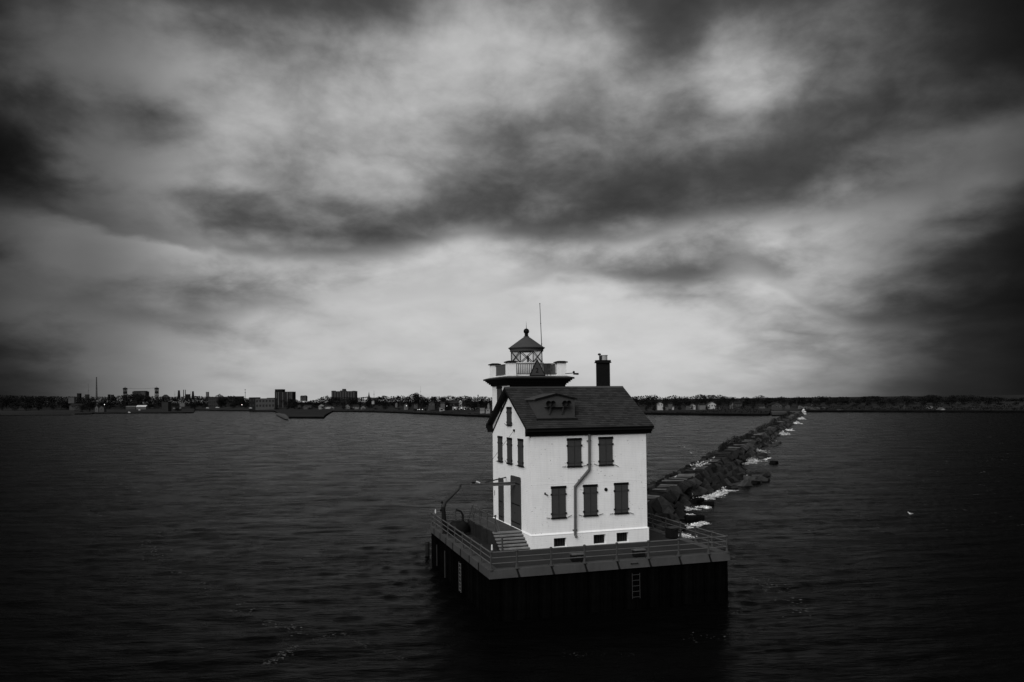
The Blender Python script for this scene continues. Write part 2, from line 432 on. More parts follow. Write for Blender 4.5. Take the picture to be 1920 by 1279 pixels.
def glass_mat():
    mt = bpy.data.materials.new('lantern_glass'); mt.use_nodes = True
    t = mt.node_tree; n, l = t.nodes, t.links; n.clear()
    tr = n.new('ShaderNodeBsdfTransparent'); tr.inputs[0].default_value = (0.93, 0.93, 0.93, 1)
    gl = n.new('ShaderNodeBsdfGlossy'); gl.inputs['Roughness'].default_value = 0.05
    fr = n.new('ShaderNodeFresnel'); fr.inputs[0].default_value = 1.45
    mx = n.new('ShaderNodeMixShader'); fm = n.new('ShaderNodeMath'); fm.operation = 'MULTIPLY'; fm.inputs[1].default_value = 0.35; l.new(fr.outputs[0], fm.inputs[0]); l.new(fm.outputs[0], mx.inputs[0]); l.new(tr.outputs[0], mx.inputs[1]); l.new(gl.outputs[0], mx.inputs[2])
    o = n.new('ShaderNodeOutputMaterial'); l.new(mx.outputs[0], o.inputs[0])
    return mt
M['glass'] = glass_mat()
def lamp_mat(s):
    mt = bpy.data.materials.new('lit_lamp'); mt.use_nodes = True
    b = mt.node_tree.nodes['Principled BSDF']
    b.inputs['Emission Color'].default_value = (1, 1, 1, 1); b.inputs['Emission Strength'].default_value = s
    return mt
M['lamp'] = lamp_mat(1.1)

# ================================================================== LAKE
wrng = np.random.default_rng(3)
NW = 34
lam_w = np.exp(wrng.uniform(math.log(0.6), math.log(4.2), NW))
wang = YAW + math.radians(188) + wrng.normal(0, 0.26, NW)
kw = 2*math.pi/lam_w
wx, wy = kw*np.cos(wang), kw*np.sin(wang)
wamp = 0.0042*lam_w**0.80*wrng.uniform(0.5, 1.1, NW)
wph = wrng.uniform(0, 6.28, NW)
WL = 0.42                                      # lake level
def wave(x, y):
    x = np.asarray(x, float); y = np.asarray(y, float)
    h = np.zeros_like(x)
    for i in range(NW):
        h += wamp[i]*np.sin(wx[i]*x + wy[i]*y + wph[i] + 0.6*np.sin(0.05*x*math.cos(i)+0.05*y*math.sin(i)))
    h = h + 0.9*np.abs(h)*h/0.25*0.35
    # confused chop thrown back by the pier
    d1 = np.hypot(np.maximum(np.maximum(-4.6-x, x-12), 0), np.maximum(np.maximum(-5.6-y, y-13), 0))
    f = np.exp(-d1/7.0)
    c = 0.018*np.sin(2.9*x-2.5*y+0.9*np.sin(.6*y)) + 0.016*np.sin(-3.6*x-2.1*y+1.3+0.8*np.sin(.5*x)) + 0.016*np.sin(5.9*x+3.2*y+np.sin(.9*y))
    h = h + f*c*1.3
    r = np.hypot(x-CAM[0], y-CAM[1])
    return WL + h*np.clip((420-r)/300, 0, 1)
def make_lake():
    azs = np.concatenate([np.linspace(-180, -42, 24)[:-1], np.linspace(-42, 42, 620), np.linspace(42, 180, 24)[1:-1]])
    rs = [3.0, 8, 14, 20, 25]
    r = 27.0
    while r < 420: rs.append(r); r *= 1.0095
    while r < 55000: rs.append(r); r *= 1.35
    rs = np.array(rs)
    A, R = np.meshgrid(np.radians(azs), rs)
    ang = YAW - A
    X = CAM[0] + R*np.cos(ang); Y = CAM[1] + R*np.sin(ang)
    Z = wave(X, Y)
    nc, nr = len(azs), len(rs)
    vs = np.stack([X, Y, Z], -1).reshape(-1, 3)
    vs = np.vstack([vs, [[CAM[0], CAM[1], WL]]])
    i = np.arange(nr-1)[:, None]*nc; j = np.arange(nc)[None, :]; j2 = (j+1) % nc
    q = np.stack([i+j, i+j2, i+nc+j2, i+nc+j], -1).reshape(-1, 4)
    tri = [(nr*nc, (k+1) % nc, k) for k in range(nc)]
    me = bpy.data.meshes.new('lake')
    nq, ntr = len(q), len(tri)
    me.vertices.add(len(vs)); me.vertices.foreach_set('co', vs.ravel())
    loops = np.concatenate([q.ravel(), np.array(tri).ravel()])
    me.loops.add(len(loops)); me.loops.foreach_set('vertex_index', loops.astype(np.int32))
    starts = np.concatenate([np.arange(nq)*4, nq*4+np.arange(ntr)*3])
    me.polygons.add(nq+ntr); me.polygons.foreach_set('loop_start', starts.astype(np.int32))
    me.polygons.foreach_set('use_smooth', np.ones(nq+ntr, bool))
    me.update(calc_edges=True); me.validate()
    mt = bpy.data.materials.new('lake_water'); mt.use_nodes = True
    t = mt.node_tree; n, l = t.nodes, t.links
    b = n['Principled BSDF']
    b.inputs['Base Color'].default_value = (0.0014, 0.0014, 0.0014, 1)
    b.inputs['Roughness'].default_value = 0.26
    b.inputs['IOR'].default_value = 1.05
    tcn = n.new('ShaderNodeTexCoord')
    def noise(scale, rot, sc, det, ro=0.55):
        mp = n.new('ShaderNodeMapping'); mp.vector_type = 'TEXTURE'
        mp.inputs['Rotation'].default_value = (0, 0, rot); mp.inputs['Scale'].default_value = sc
        l.new(tcn.outputs['Object'], mp.inputs['Vector'])
        q_ = n.new('ShaderNodeTexNoise'); q_.inputs['Scale'].default_value = scale; q_.inputs['Detail'].default_value = det
        q_.inputs['Roughness'].default_value = ro; q_.inputs['Distortion'].default_value = 0.3
        l.new(mp.outputs[0], q_.inputs['Vector']); return q_.outputs['Fac']
    a = noise(2.6, YAW, (1.0, 4.5, 1.0), 6)
    e = noise(0.28, YAW-0.15, (1.0, 4.0, 1.0), 5)
    g = noise(0.09, YAW+0.1, (1.0, 4.0, 1.0), 5)
    c = noise(0.95, YAW+0.2, (1.0, 4.5, 1.0), 4)
    d = noise(7.0, YAW-0.25, (1.0, 3.0, 1.0), 3)
    def ma(op, x, y):
        z = n.new('ShaderNodeMath'); z.operation = op
        for k, v in enumerate((x, y)):
            if isinstance(v, (int, float)): z.inputs[k].default_value = v
            else: l.new(v, z.inputs[k])
        return z.outputs[0]
    h = ma('ADD', ma('ADD', ma('MULTIPLY', a, 0.26), ma('MULTIPLY', c, 0.34)), ma('MULTIPLY', d, 0.07))
    h = ma('ADD', h, ma('ADD', ma('MULTIPLY', e, 0.75), ma('MULTIPLY', g, 1.6)))
    bp = n.new('ShaderNodeBump'); bp.inputs['Strength'].default_value = 1.0; bp.inputs['Distance'].default_value = 0.5
    l.new(h, bp.inputs['Height']); l.new(bp.outputs[0], b.inputs['Normal'])
    # wind patches: rougher and smoother water
    wp = noise(0.16, YAW-0.1, (1.0, 1.4, 1.0), 10, 0.74)
    mr = n.new('ShaderNodeMapRange'); mr.inputs['From Min'].default_value = 0.36; mr.inputs['From Max'].default_value = 0.64
    mr.inputs['To Min'].default_value = 0.18; mr.inputs['To Max'].default_value = 0.34
    l.new(wp, mr.inputs['Value']); l.new(mr.outputs[0], b.inputs['Roughness'])
    me.materials.append(mt)
    return tag(link('lake', me), 'dark choppy lake around the lighthouse pier', None, None, 'structure')
make_lake()

# ================================================================== PIER
PA = -0.0261
PO = Vector((-4.58, -5.31, 0))
PM = Matrix.Translation(PO) @ Matrix.Rotation(PA, 4, 'Z')
PU, PV = 16.35, 18.72
def PP(u, v, z): return PM @ Vector((u, v, z))
pier = thing('pier', PP(PU/2, PV/2, 0), 'square pier of black sheet piling with a concrete rim, under the lighthouse', 'pier')
# sheet piles: one shared trapezoid section
PW = 0.817
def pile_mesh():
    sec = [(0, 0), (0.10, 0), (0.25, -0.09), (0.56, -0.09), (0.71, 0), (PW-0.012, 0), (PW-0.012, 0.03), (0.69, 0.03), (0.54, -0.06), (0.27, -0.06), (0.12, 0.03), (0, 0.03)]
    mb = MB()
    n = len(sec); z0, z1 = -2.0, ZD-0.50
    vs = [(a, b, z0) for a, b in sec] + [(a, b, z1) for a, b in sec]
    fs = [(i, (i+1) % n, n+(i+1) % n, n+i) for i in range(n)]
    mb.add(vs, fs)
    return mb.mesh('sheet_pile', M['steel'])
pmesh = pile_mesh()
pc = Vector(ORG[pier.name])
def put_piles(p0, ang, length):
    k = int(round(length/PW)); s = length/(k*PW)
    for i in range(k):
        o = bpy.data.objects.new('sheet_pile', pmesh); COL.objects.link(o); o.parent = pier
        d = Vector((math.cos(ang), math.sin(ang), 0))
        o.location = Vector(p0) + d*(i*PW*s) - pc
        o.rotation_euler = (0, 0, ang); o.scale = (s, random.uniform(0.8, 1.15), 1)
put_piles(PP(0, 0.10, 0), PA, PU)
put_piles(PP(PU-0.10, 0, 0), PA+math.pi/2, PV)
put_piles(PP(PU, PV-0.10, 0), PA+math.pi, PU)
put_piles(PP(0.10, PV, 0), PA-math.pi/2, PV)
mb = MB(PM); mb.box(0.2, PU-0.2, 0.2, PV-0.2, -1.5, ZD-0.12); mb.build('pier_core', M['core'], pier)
# deck slabs, laid with open joints
us = np.linspace(0.55, PU-0.55, 5); vsl = np.linspace(0.55, PV-0.55, 6)
for i in range(4):
    for j in range(5):
        mb = MB(PM); g = 0.014
        dz = random.uniform(-0.006, 0.006)
        mb.box(us[i]+g, us[i+1]-g, vsl[j]+g, vsl[j+1]-g, ZD-0.15, ZD-0.02+dz)
        mb.build('deck_slab', M['deck'], pier)
# coping blocks
LV = [0.0, 2.55, 5.05, 7.55, 10.05, 12.4, 14.6, 17.0, PV]
FU = [0.0, 1.70, 3.93, 6.14, 8.34, 10.54, 12.71, 14.9, PU]
RV = [0.0, 1.9, 4.15, 6.35, 8.6, 10.8, 13.0, 15.2, 17.2, PV]
BU = [0.0, 2.1, 4.3, 6.5, 8.7, 10.9, 13.0, 15.0, PU]
CAPH, CW, CO = 0.53, 0.56, 0.08
for k in range(8):          # front, ends cut on a slant
    a, b = FU[k], FU[k+1]; g = 0.05
    a0 = a+g if k else -CO; b0 = b-g if k < 7 else b+CO
    sl = 0.16
    mb = MB(PM); z0, z1 = ZD-CAPH, ZD+random.uniform(-0.006, 0.006)
    aT = a0 if k == 0 else a0-0.02; bT = b0 if k == 7 else b0-0.02
    aB = a0 if k == 0 else a0+sl; bB = b0 if k == 7 else b0+sl-0.05
    mb.hexa([(aB,-CO,z0),(bB,-CO,z0),(bB,CW,z0),(aB,CW,z0),(aT,-CO+0.06,z1),(bT,-CO+0.06,z1),(bT,CW,z1),(aT,CW,z1)])
    mb.build('coping_block', M['concrete'], pier, bevel=0.015)
for (lst, side) in ((LV, 'L'), (RV, 'R')):
    for k in range(len(lst)-1):
        a, b = lst[k], lst[k+1]; g = 0.11
        a0 = a+g if k else CW+0.02; b0 = b-g if k < len(lst)-2 else PV-CW-0.02
        mb = MB(PM); z0, z1 = ZD-CAPH, ZD+random.uniform(-0.006, 0.006)
        x0, x1 = ((-CO, CW) if side == 'L' else (PU-CW, PU+CO))
        mb.box(x0, x1, a0, b0, z0, z1); mb.build('coping_block', M['concrete'], pier, bevel=0.015)
for k in range(8):
    a, b = BU[k], BU[k+1]; g = 0.03
    mb = MB(PM); mb.box(a+g if k else -CO, b-g if k < 7 else b+CO, PV-CW, PV+CO, ZD-CAPH, ZD)
    mb.build('coping_block', M['concrete'], pier, bevel=0.015)
# dark mastic in the joints
for lst, side in ((LV, 'L'), (RV, 'R')):
    for v in lst[1:-1]:
        mb = MB(PM); x0, x1 = ((-CO-0.012, CW) if side == 'L' else (PU-CW, PU+CO+0.012))
        mb.box(x0, x1, v-0.10, v+0.10, ZD-CAPH+0.005, ZD-0.02); mb.build('joint_filler', M['black'], pier)
for u in FU[1:-1]:
    mb = MB(PM); z0, z1 = ZD-CAPH+0.005, ZD-0.02
    mb.hexa([(u+0.055,-CO-0.01,z0),(u+0.165,-CO-0.01,z0),(u+0.165,CW,z0),(u+0.055,CW,z0),(u-0.075,-CO+0.05,z1),(u+0.035,-CO+0.05,z1),(u+0.035,CW,z1),(u-0.075,CW,z1)])
    mb.build('joint_filler', M['black'], pier)
# conduits up the side wall
for v, h0, h1 in ((15.2, 0.9, 2.55), (12.2, 0.6, 2.6)):
    mb = MB(PM); mb.bar((-0.22, v, h0), (-0.22, v, h1), 0.045, 6); mb.build('conduit', M['galv'], pier)

# railing round the deck
rl = thing('pier_railing', PP(PU/2, 0.2, ZD), 'three-bar steel railing with round-headed posts running round the pier edge', 'railing')
def post_mesh():
    mb = MB()
    mb.lathe([(0.17,0),(0.17,0.03),(0.10,0.06),(0.075,0.22),(0.055,0.30),(0.055,0.36),(0.07,0.365),(0.07,0.40),(0.055,0.41),(0.05,0.70),(0.066,0.71),(0.066,0.745),(0.05,0.755),(0.05,1.0),(0.085,1.02),(0.10,1.07),(0.085,1.13),(0.04,1.16)], (0,0,0), 10)
    return mb.mesh('post', M['post'], smooth=False)
pstm = post_mesh()
rc = Vector(ORG[rl.name])
def post_at(u, v):
    o = bpy.data.objects.new('post', pstm); COL.objects.link(o); o.parent = rl
    o.location = PP(u, v, ZD) - rc
    o.rotation_euler = (random.gauss(0, 0.012), random.gauss(0, 0.012), 0)
E_ = 0.07
for u in FU: post_at(min(max(u, E_), PU-E_), E_)
for v in LV[1:]: post_at(E_, min(v, PV-E_))
for v in RV[1:]: post_at(PU-E_, min(v, PV-E_))
for u in BU[1:-1]: post_at(u, PV-E_)
for h in (1.055, 0.725, 0.38):
    for p, q in (((E_,E_),(PU-E_,E_)), ((E_,E_),(E_,PV-E_)), ((PU-E_,E_),(PU-E_,PV-E_)), ((E_,PV-E_),(PU-E_,PV-E_))):
        mb = MB(PM); mb.bar((p[0],p[1],ZD+h), (q[0],q[1],ZD+h), 0.042 if h > 1 else 0.032, 8); mb.build('rail', M['rail'], rl)

# ladders
def ladder(u, v, side, z0, z1, n, label, mt, handle=True):
    t = thing('ladder', PP(u, v, ZD-0.5), label, 'ladder')
    w = 0.52
    def q(a, o, z):
        return (u+a, v-o, z) if side == 'F' else (u-o, v+a, z)
    for s in (0, 1):
        mb = MB(PM); mb.bar(q(s*w, 0.30, z0), q(s*w, 0.30, z1), 0.025, 6); mb.build('stile', mt, t)
    for k in range(n):
        z = z0+0.1+(z1-z0-0.2)*k/(n-1)
        mb = MB(PM); mb.bar(q(0, 0.30, z), q(w, 0.30, z), 0.024, 6); mb.build('rung', mt, t)
    for s in (0, 1):
        mb = MB(PM); mb.bar(q(s*w, 0.30, z1-0.05), q(s*w, 0.02, z1-0.05), 0.022, 6); mb.build('bracket', M['steel'], t)
    if handle:
        mb = MB(PM); z = ZD-0.22
        mb.bar(q(0.02, 0.13, z), q(w-0.02, 0.13, z), 0.025, 6)
        for s in (0.04, w-0.04): mb.bar(q(s, 0.13, z), q(s, 0.05, z), 0.035, 6)
        mb.build('grab_handle', M['black'], t)
ladder(9.22, 0.0, 'F', 1.15, 2.75, 5, 'steel ladder with pale rungs on the wide front face of the pier', M['galv'])
ladder(0.0, 6.6, 'L', 0.75, 2.75, 8, 'narrow dark ladder on the shaded side wall of the pier', M['rail'], False)

# gear on the deck
def chest(u, v, w, d, h, label, rot=0.0, lid=M['galv']):
    t = thing('deck_chest', PP(u, v, ZD), label, 'chest', 'dark chests standing on the pier deck')
    Mx = Matrix.Translation(PP(u, v, ZD)) @ Matrix.Rotation(PA+rot, 4, 'Z')
    mb = MB(Mx); mb.box(-w/2, w/2, -d/2, d/2, 0.06, h-0.07); mb.build('body', M['black'], t)
    mb = MB(Mx); mb.prism([(-d/2-0.04, h-0.066), (d/2+0.04, h-0.066), (d/2+0.04, h-0.03), (0, h+0.02), (-d/2-0.04, h-0.03)], 'x', -w/2-0.04, w/2+0.04); mb.build('lid', lid, t)
    for s in (-1, 1):
        mb = MB(Mx); mb.box(s*w*0.36-0.05, s*w*0.36+0.05, -d/2, d/2, -0.015, 0.057); mb.build('foot', M['black'], t)
    mb = MB(Mx); mb.bar((-0.1, -d/2-0.045, h-0.15), (0.1, -d/2-0.045, h-0.15), 0.018, 6); mb.bar((-0.1,-d/2-0.045,h-0.15), (-0.1,-d/2+0.005,h-0.15), 0.014, 6); mb.bar((0.1,-d/2-0.045,h-0.15), (0.1,-d/2+0.005,h-0.15), 0.014, 6)
    mb.build('handle', M['galv'], t)
chest(5.95, 0.80, 0.80, 0.5, 0.50, 'low dark chest with pale lid on the front deck below the downpipe', lid=M['rail'])
chest(10.20, 0.75, 0.72, 0.5, 0.50, 'low dark chest on the front deck near the ladder head', lid=M['rail'])
chest(15.55, 6.3, 0.62, 0.75, 0.80, 'tall dark chest against the railing on the breakwater side of the deck', 0.1)

for (u, v, z, lab) in ((0.17, 0.17, 1.16, 'short white marker stub on the near corner post of the railing'), (0.30, PV-0.5, 1.0, 'short white marker stub at the far corner of the railing beside the davit')):
    t = thing('marker_stub', PP(u, v, ZD), lab, 'marker', 'white marker stubs on the railing corners')
    mb = MB(PM); mb.lathe([(0.055, z), (0.05, z+0.30), (0.03, z+0.36)], (u, v, ZD), 8); mb.build('tube', M['stub'], t)
    mb = MB(PM); mb.lathe([(0.075, z-0.02), (0.075, z+0.04)], (u, v, ZD), 8); mb.build('collar', M['rail'], t)

# davit crane by the far corner
YD = 9.0
def pv(x, y, Y=YD):
    d = ray(x, y); return Vector(CAM + d*(Y-CAM[1])/d[1])
dv = thing('davit_crane', (pv(835, 1001)[0], YD, ZD), 'old dark davit crane with bent raised arm by the far railing corner', 'crane')
b0 = pv(836, 1000)
mb = MB(); mb.lathe([(0.32,0),(0.32,0.06),(0.22,0.10),(0.2,0.35)], (b0[0], YD, ZD-0.02), 12); mb.build('base', M['black'], dv)
mb = MB(); mb.bar((b0[0], YD, ZD+0.2), pv(832.5, 972), 0.19, 10, 0.17); mb.bar(pv(832.5, 972.2), pv(831, 950), 0.17, 10, 0.16); mb.build('mast', M['black'], dv)
mb = MB(); mb.bar(pv(831, 951), pv(835, 940), 0.18, 10, 0.15); mb.bar(pv(835, 940.3), pv(862.5, 914.5), 0.15, 10, 0.10); mb.build('arm', M['iron'], dv)
mb = MB(); mb.bar(pv(862, 914), pv(865, 907.5), 0.06, 8, 0.05); mb.build('arm_head', M['black'], dv)
mb = MB(); mb.bar(pv(831, 956), pv(825.5, 957), 0.09, 8, 0.11); mb.build('winch_handle', M['black'], dv)
mb = MB(); mb.bar(pv(831, 947), pv(828, 940.5), 0.06, 8, 0.09); mb.build('lug', M['black'], dv)
mb = MB()
p, q = pv(864, 910), pv(883, 945)
for k in range(6):
    a, b = p.lerp(q, k/6), p.lerp(q, (k+1)/6)
    sag = lambda f: -0.25*4*f*(1-f)
    mb.bar((a[0], a[1], a[2]+sag(k/6)), (b[0], b[1], b[2]+sag((k+1)/6)), 0.012, 5)
mb.build('cable', M['iron'], dv)

# black covered winch in front of the stoop
wx0, wy0 = -3.05, 8.2
wn = thing('covered_winch', (wx0, wy0, ZD), 'black bulky winch under a slumped cover between the stoop and the side railing', 'winch')
mb = MB()
mb.box(wx0-0.72, wx0+0.72, wy0-0.55, wy0+0.55, ZD-0.03, ZD+0.15); mb.build('bed', M['black'], wn)
mb = MB()
nn = 20
prof = [(0.80,0.15),(0.86,0.35),(0.78,0.62),(0.70,0.82),(0.55,0.95),(0.30,0.98)]
vs = []
for r, z in prof:
    for i in range(nn):
        t_ = 2*math.pi*i/nn; rr = r*(1+0.10*math.sin(3*t_+z*4)+0.06*math.sin(7*t_+z*9))
        vs.append((wx0+rr*math.cos(t_)*1.0, wy0+rr*math.sin(t_)*0.72, ZD+z+0.05*math.sin(5*t_)))
fs = [(k*nn+i, k*nn+(i+1) % nn, (k+1)*nn+(i+1) % nn, (k+1)*nn+i) for k in range(len(prof)-1) for i in range(nn)] + [tuple(range((len(prof)-1)*nn, len(prof)*nn))]
mb.add(vs, fs); mb.build('cover', M['black'], wn, smooth=True)
mb = MB(); mb.bar((wx0+0.35, wy0, ZD+0.9), (wx0+0.33, wy0, ZD+1.45), 0.09, 8, 0.08)
pts = [(wx0+0.33, wy0, ZD+1.45), (wx0+0.24, wy0, ZD+1.68), (wx0+0.05, wy0, ZD+1.80), (wx0-0.22, wy0, ZD+1.90)]
for a, b in zip(pts[:-1], pts[1:]): mb.bar(a, b, 0.085, 8, 0.07)
mb.build('curved_arm', M['black'], wn)
mb = MB(); mb.box(wx0-0.86, wx0-0.74, wy0-0.25, wy0-0.13, ZD-0.03, ZD+0.62); mb.build('stanchion', M['black'], wn)

# timber piles just off the far corner
for k, (dx, dy, r, h, lab) in enumerate(((0, 0, 0.20, 1.62, 'thick dark timber pile standing in the water off the far pier corner'), (0.62, 0.5, 0.12, 1.1, 'thinner timber pile standing between the thick pile and the sheet piling'))):
    bx, by = -3.72+dx, 16.7+dy
    t = thing('timber_pile', (bx, by, 0), lab, 'pile', 'timber piles off the pier')
    mb = MB(); mb.bar((bx, by, -1.5), (bx+0.03, by, h-0.14), r, 12, r*0.96); mb.build('shaft', M['timber'], t)
    mb = MB(); mb.bar((bx+0.03, by, h-0.17), (bx+0.03, by, h-0.11), r*1.05, 12); mb.build('band', M['iron'], t)
    mb = MB(); mb.bar((bx+0.03, by, h-0.115), (bx+0.03, by, h), r*0.97, 12, r*0.75); mb.build('worn_head', M['timber'], t)

# ================================================================== LIGHTHOUSE
W_, D_ = 8.83, 8.97
HL, HE = ZD+1.033, ZD+7.76
RY, RZ = D_/2, 14.748
k_ = 0.5933
lh = thing('lighthouse', (W_/2, D_/2, ZD), 'white brick lighthouse keeper house with slate gable roof and square lantern tower', 'lighthouse')
# body
mb = MB(); mb.prism([(0, HL-0.05), (D_, HL-0.05), (D_, 11.42), (RY, 11.42+k_*RY-0.02), (0, 11.42)], 'x', 0, W_)
mb.build('wall', M['white'], lh)
# plinth: front with three openings
pr = 0.08
zt = HL-0.085
BW = [(1.58, 2.52, 3.62, 4.24), (4.57, 5.51, 3.63, 4.29), (6.35, 7.29, 3.64, 4.32)]
mb = MB()
xs = [-pr] + [c for b in BW for c in b[:2]] + [W_+pr]
for i in range(0, len(xs), 2):
    mb.box(xs[i], xs[i+1], -pr, 0.35, ZD-0.1, zt)
for (a, b, z0, z1) in BW:
    mb.box(a, b, -pr, 0.35, ZD-0.1, z0); mb.box(a, b, -pr, 0.35, z1, zt)
mb.box(-pr, 0.35, 0.35, D_+pr, ZD-0.1, zt); mb.box(W_-0.35, W_+pr, 0.35, D_+pr, ZD-0.1, zt)
mb.box(0.35, W_-0.35, D_-0.3, D_+pr, ZD-0.1, zt)
mb.build('plinth', M['white'], lh)
mb = MB()
o2 = pr+0.025
mb.hexa([(-o2,-o2,zt),(W_+o2,-o2,zt),(W_+o2,D_+o2,zt),(-o2,D_+o2,zt),(0.01,0.01,HL+0.03),(W_-0.01,0.01,HL+0.03),(W_-0.01,D_-0.01,HL+0.03),(0.01,D_-0.01,HL+0.03)])
mb.build('water_table', M['smooth_white'], lh)
mb = MB()
mb.box(-0.012, W_+0.012, -0.012, 0.02, 7.985, 8.005); mb.build('string_joint', M['smooth_white'], lh)
for (a, b, z0, z1) in BW:
    w = MB(); w.box(a+0.002, b-0.002, 0.20, 0.26, z0, z1); w = w.build('basement_window', M['black'], lh)
    for f in np.linspace(a, b, 6)[1:-1]:
        mb = MB(); mb.box(f-0.015, f+0.015, 0.15, 0.18, z0, z1); mb.build('bar', M['iron'], w)
    mb = MB(); mb.box(a-0.04, b+0.04, -pr-0.04, 0.14, z0-0.06, z0+0.012); mb.build('sill', M['smooth_white'], w)
mb = MB(); mb.box(0.4, W_-0.4, 0.32, 0.40, ZD-0.1, zt); mb.build('cellar_wall', M['black'], lh)
MF = Matrix(((1,0,0,0),(0,-1,0,0),(0,0,1,0),(0,0,0,1)))     # along the front wall, outward, up
MG = Matrix(((0,-1,0,0),(1,0,0,0),(0,0,1,0),(0,0,0,1)))      # along the gable wall, outward, up
def window(Mx, a, b, z0, z1, hooks=True, spec=False):
    mb = MB(Mx); mb.box(a+0.04, b-0.04, -0.05, 0.02, z0+0.05, z1-0.1)
    w = mb.build('shuttered_window', M['black'], lh)
    mb = MB(Mx); mb.box(a, b, -0.04, 0.07, z1-0.17, z1); mb.build('lintel', M['trim'], w)
    mb = MB(Mx); mb.box(a-0.01, b+0.01, -0.04, 0.11, z0, z0+0.085); mb.build('sill', M['trim'], w)
    c = (a+b)/2; iz0, iz1 = z0+0.095, z1-0.178
    for s in (-1, 1):
        x0, x1 = (a+0.06, c-0.018) if s < 0 else (c+0.018, b-0.06)
        mb = MB(Mx); mb.box(x0, x1, 0.022, 0.052, iz0, iz1)
        hh = iz1-iz0
        # frame proud of three sunk boards
        for xx0, xx1, za, zb in ((x0, x0+0.05, iz0, iz1), (x1-0.05, x1, iz0, iz1), (x0+0.05, x1-0.05, iz0, iz0+0.07), (x0+0.05, x1-0.05, iz1-0.07, iz1)):
            mb.box(xx0, xx1, 0.053, 0.066, za, zb)
        mb.build('shutter', M['shutter'], w)
        for f in (0.13, 0.80):
            z = iz0+hh*f
            mb = MB(Mx); e = a-0.02 if s < 0 else b+0.02; e2 = x0+0.06 if s < 0 else x1-0.06
            mb.box(min(e, e2), max(e, e2), 0.0, 0.075, z-0.06, z+0.06)
            mb.build('hinge', M['trim'], w)
            mb = MB(Mx); mb.box(x0+0.02, x1-0.02, 0.067, 0.080, z-0.022, z+0.022); mb.build('strap', M['shutter'], w)
        if hooks:
            mb = MB(Mx); e = a-0.08 if s < 0 else b+0.08; tl = random.uniform(-0.18, 0.18)
            mb.bar((e, 0.03, z0+0.06), (e+s*0.30, 0.10, z0+0.06+tl), 0.018, 5); mb.build('shutter_hook', M['trim'], w)
for (a, b, z0, z1) in ((2.66,3.79,9.09,11.12), (5.06,6.20,9.10,11.15), (1.43,2.57,5.57,7.83), (3.84,4.95,5.60,7.83), (6.22,7.36,5.63,7.86)):
    window(MF, a, b, z0, z1)
for (a, b, z0, z1) in ((6.36,7.50,9.07,11.08), (4.03,5.17,9.07,11.05), (1.50,2.66,9.08,11.07), (4.04,5.18,11.92,13.33)):
    window(MG, a, b, z0, z1)
def door(a, b, z0, z1, n):
    mb = MB(MG); mb.box(a, b, -0.05, 0.03, z0, z1); d = mb.build('door', M['black'], lh)
    mb = MB(MG)
    mb.box(a-0.05, a+0.05, 0.0, 0.075, z0, z1); mb.box(b-0.05, b+0.05, 0.0, 0.075, z0, z1); mb.box(a+0.05, b-0.05, 0.0, 0.075, z1-0.12, z1+0.05)
    mb.build('door_frame', M['shutter'], d)
    xs_ = np.linspace(a+0.055, b-0.055, n+1)
    for i in range(n):
        mb = MB(MG); mb.box(xs_[i]+0.008, xs_[i+1]-0.008, 0.032, 0.060, z0+0.02, z1-0.125); mb.build('door_leaf', M['shutter'], d)
        for f in (0.10, 0.46, 0.88):
            mb = MB(MG); z = z0+(z1-z0)*f; mb.box(xs_[i]+0.03, xs_[i+1]-0.03, 0.061, 0.078, z-0.035, z+0.035); mb.build('strap_hinge', M['trim'], d)
    mb = MB(MG); mb.bar(((a+b)/2+0.12, 0.06, z0+1.05), ((a+b)/2+0.12, 0.14, z0+1.05), 0.03, 6); mb.build('handle', M['iron'], d)
door(2.20, 4.30, 4.60, 8.25, 2)
door(6.26, 7.36, 4.62, 7.80, 1)
# roof
def roof_z(y): return RZ - k_*abs(y-RY)
X0, X1, YE = -0.41, 9.235, -0.45
th = 0.20
mb = MB()
yb = D_+0.45
mb.prism([(YE, roof_z(YE)), (RY, RZ), (yb, roof_z(yb)), (yb, roof_z(yb)-th), (RY, RZ-th*1.25), (YE, roof_z(YE)-th)], 'x', X0, X1)
roof = mb.build('roof', M['trim'], lh)
mb = MB()
L_ = math.hypot(RY-YE, RZ-roof_z(YE)); rows = 23; rh = L_/rows
dy_, dz_ = (RY-YE)/L_, (RZ-roof_z(YE))/L_
ny_, nz_ = -dz_, dy_
for side in (0, 1):
    for r in range(rows):
        s0, s1 = r*rh-0.03, (r+1)*rh+0.02
        x = X0-0.02 - (0.18 if r % 2 else 0)
        while x < X1+0.02:
            w = 0.36+random.uniform(-0.04, 0.04); xa, xb = max(x, X0-0.02), min(x+w-0.008, X1+0.02)
            if xb-xa > 0.02:
                j = random.uniform(0, 0.007); js = random.uniform(-0.008, 0.008)
                def q(xx, s, o):
                    y = YE+dy_*s+ny_*o; z = roof_z(YE)+dz_*s+nz_*o
                    if side: y = 2*RY-y
                    return (xx, y, z)
                mb.hexa([q(xa,s0+js,0.010+j), q(xb,s0+js,0.010+j), q(xb,s1,0.004), q(xa,s1,0.004), q(xa,s0+js,0.048+j), q(xb,s0+js,0.048+j), q(xb,s1,0.012), q(xa,s1,0.012)])
            x += w
tag(mb.build('roof_slates', M['slate'], roof), kind='stuff')
mb = MB(); mb.prism([(RY-0.16, RZ-0.06), (RY, RZ+0.05), (RY+0.16, RZ-0.06), (RY+0.16, RZ-0.03), (RY, RZ+0.075), (RY-0.16, RZ-0.03)], 'x', X0-0.01, X1+0.01)
mb.build('ridge_cap', M['lead'], roof)
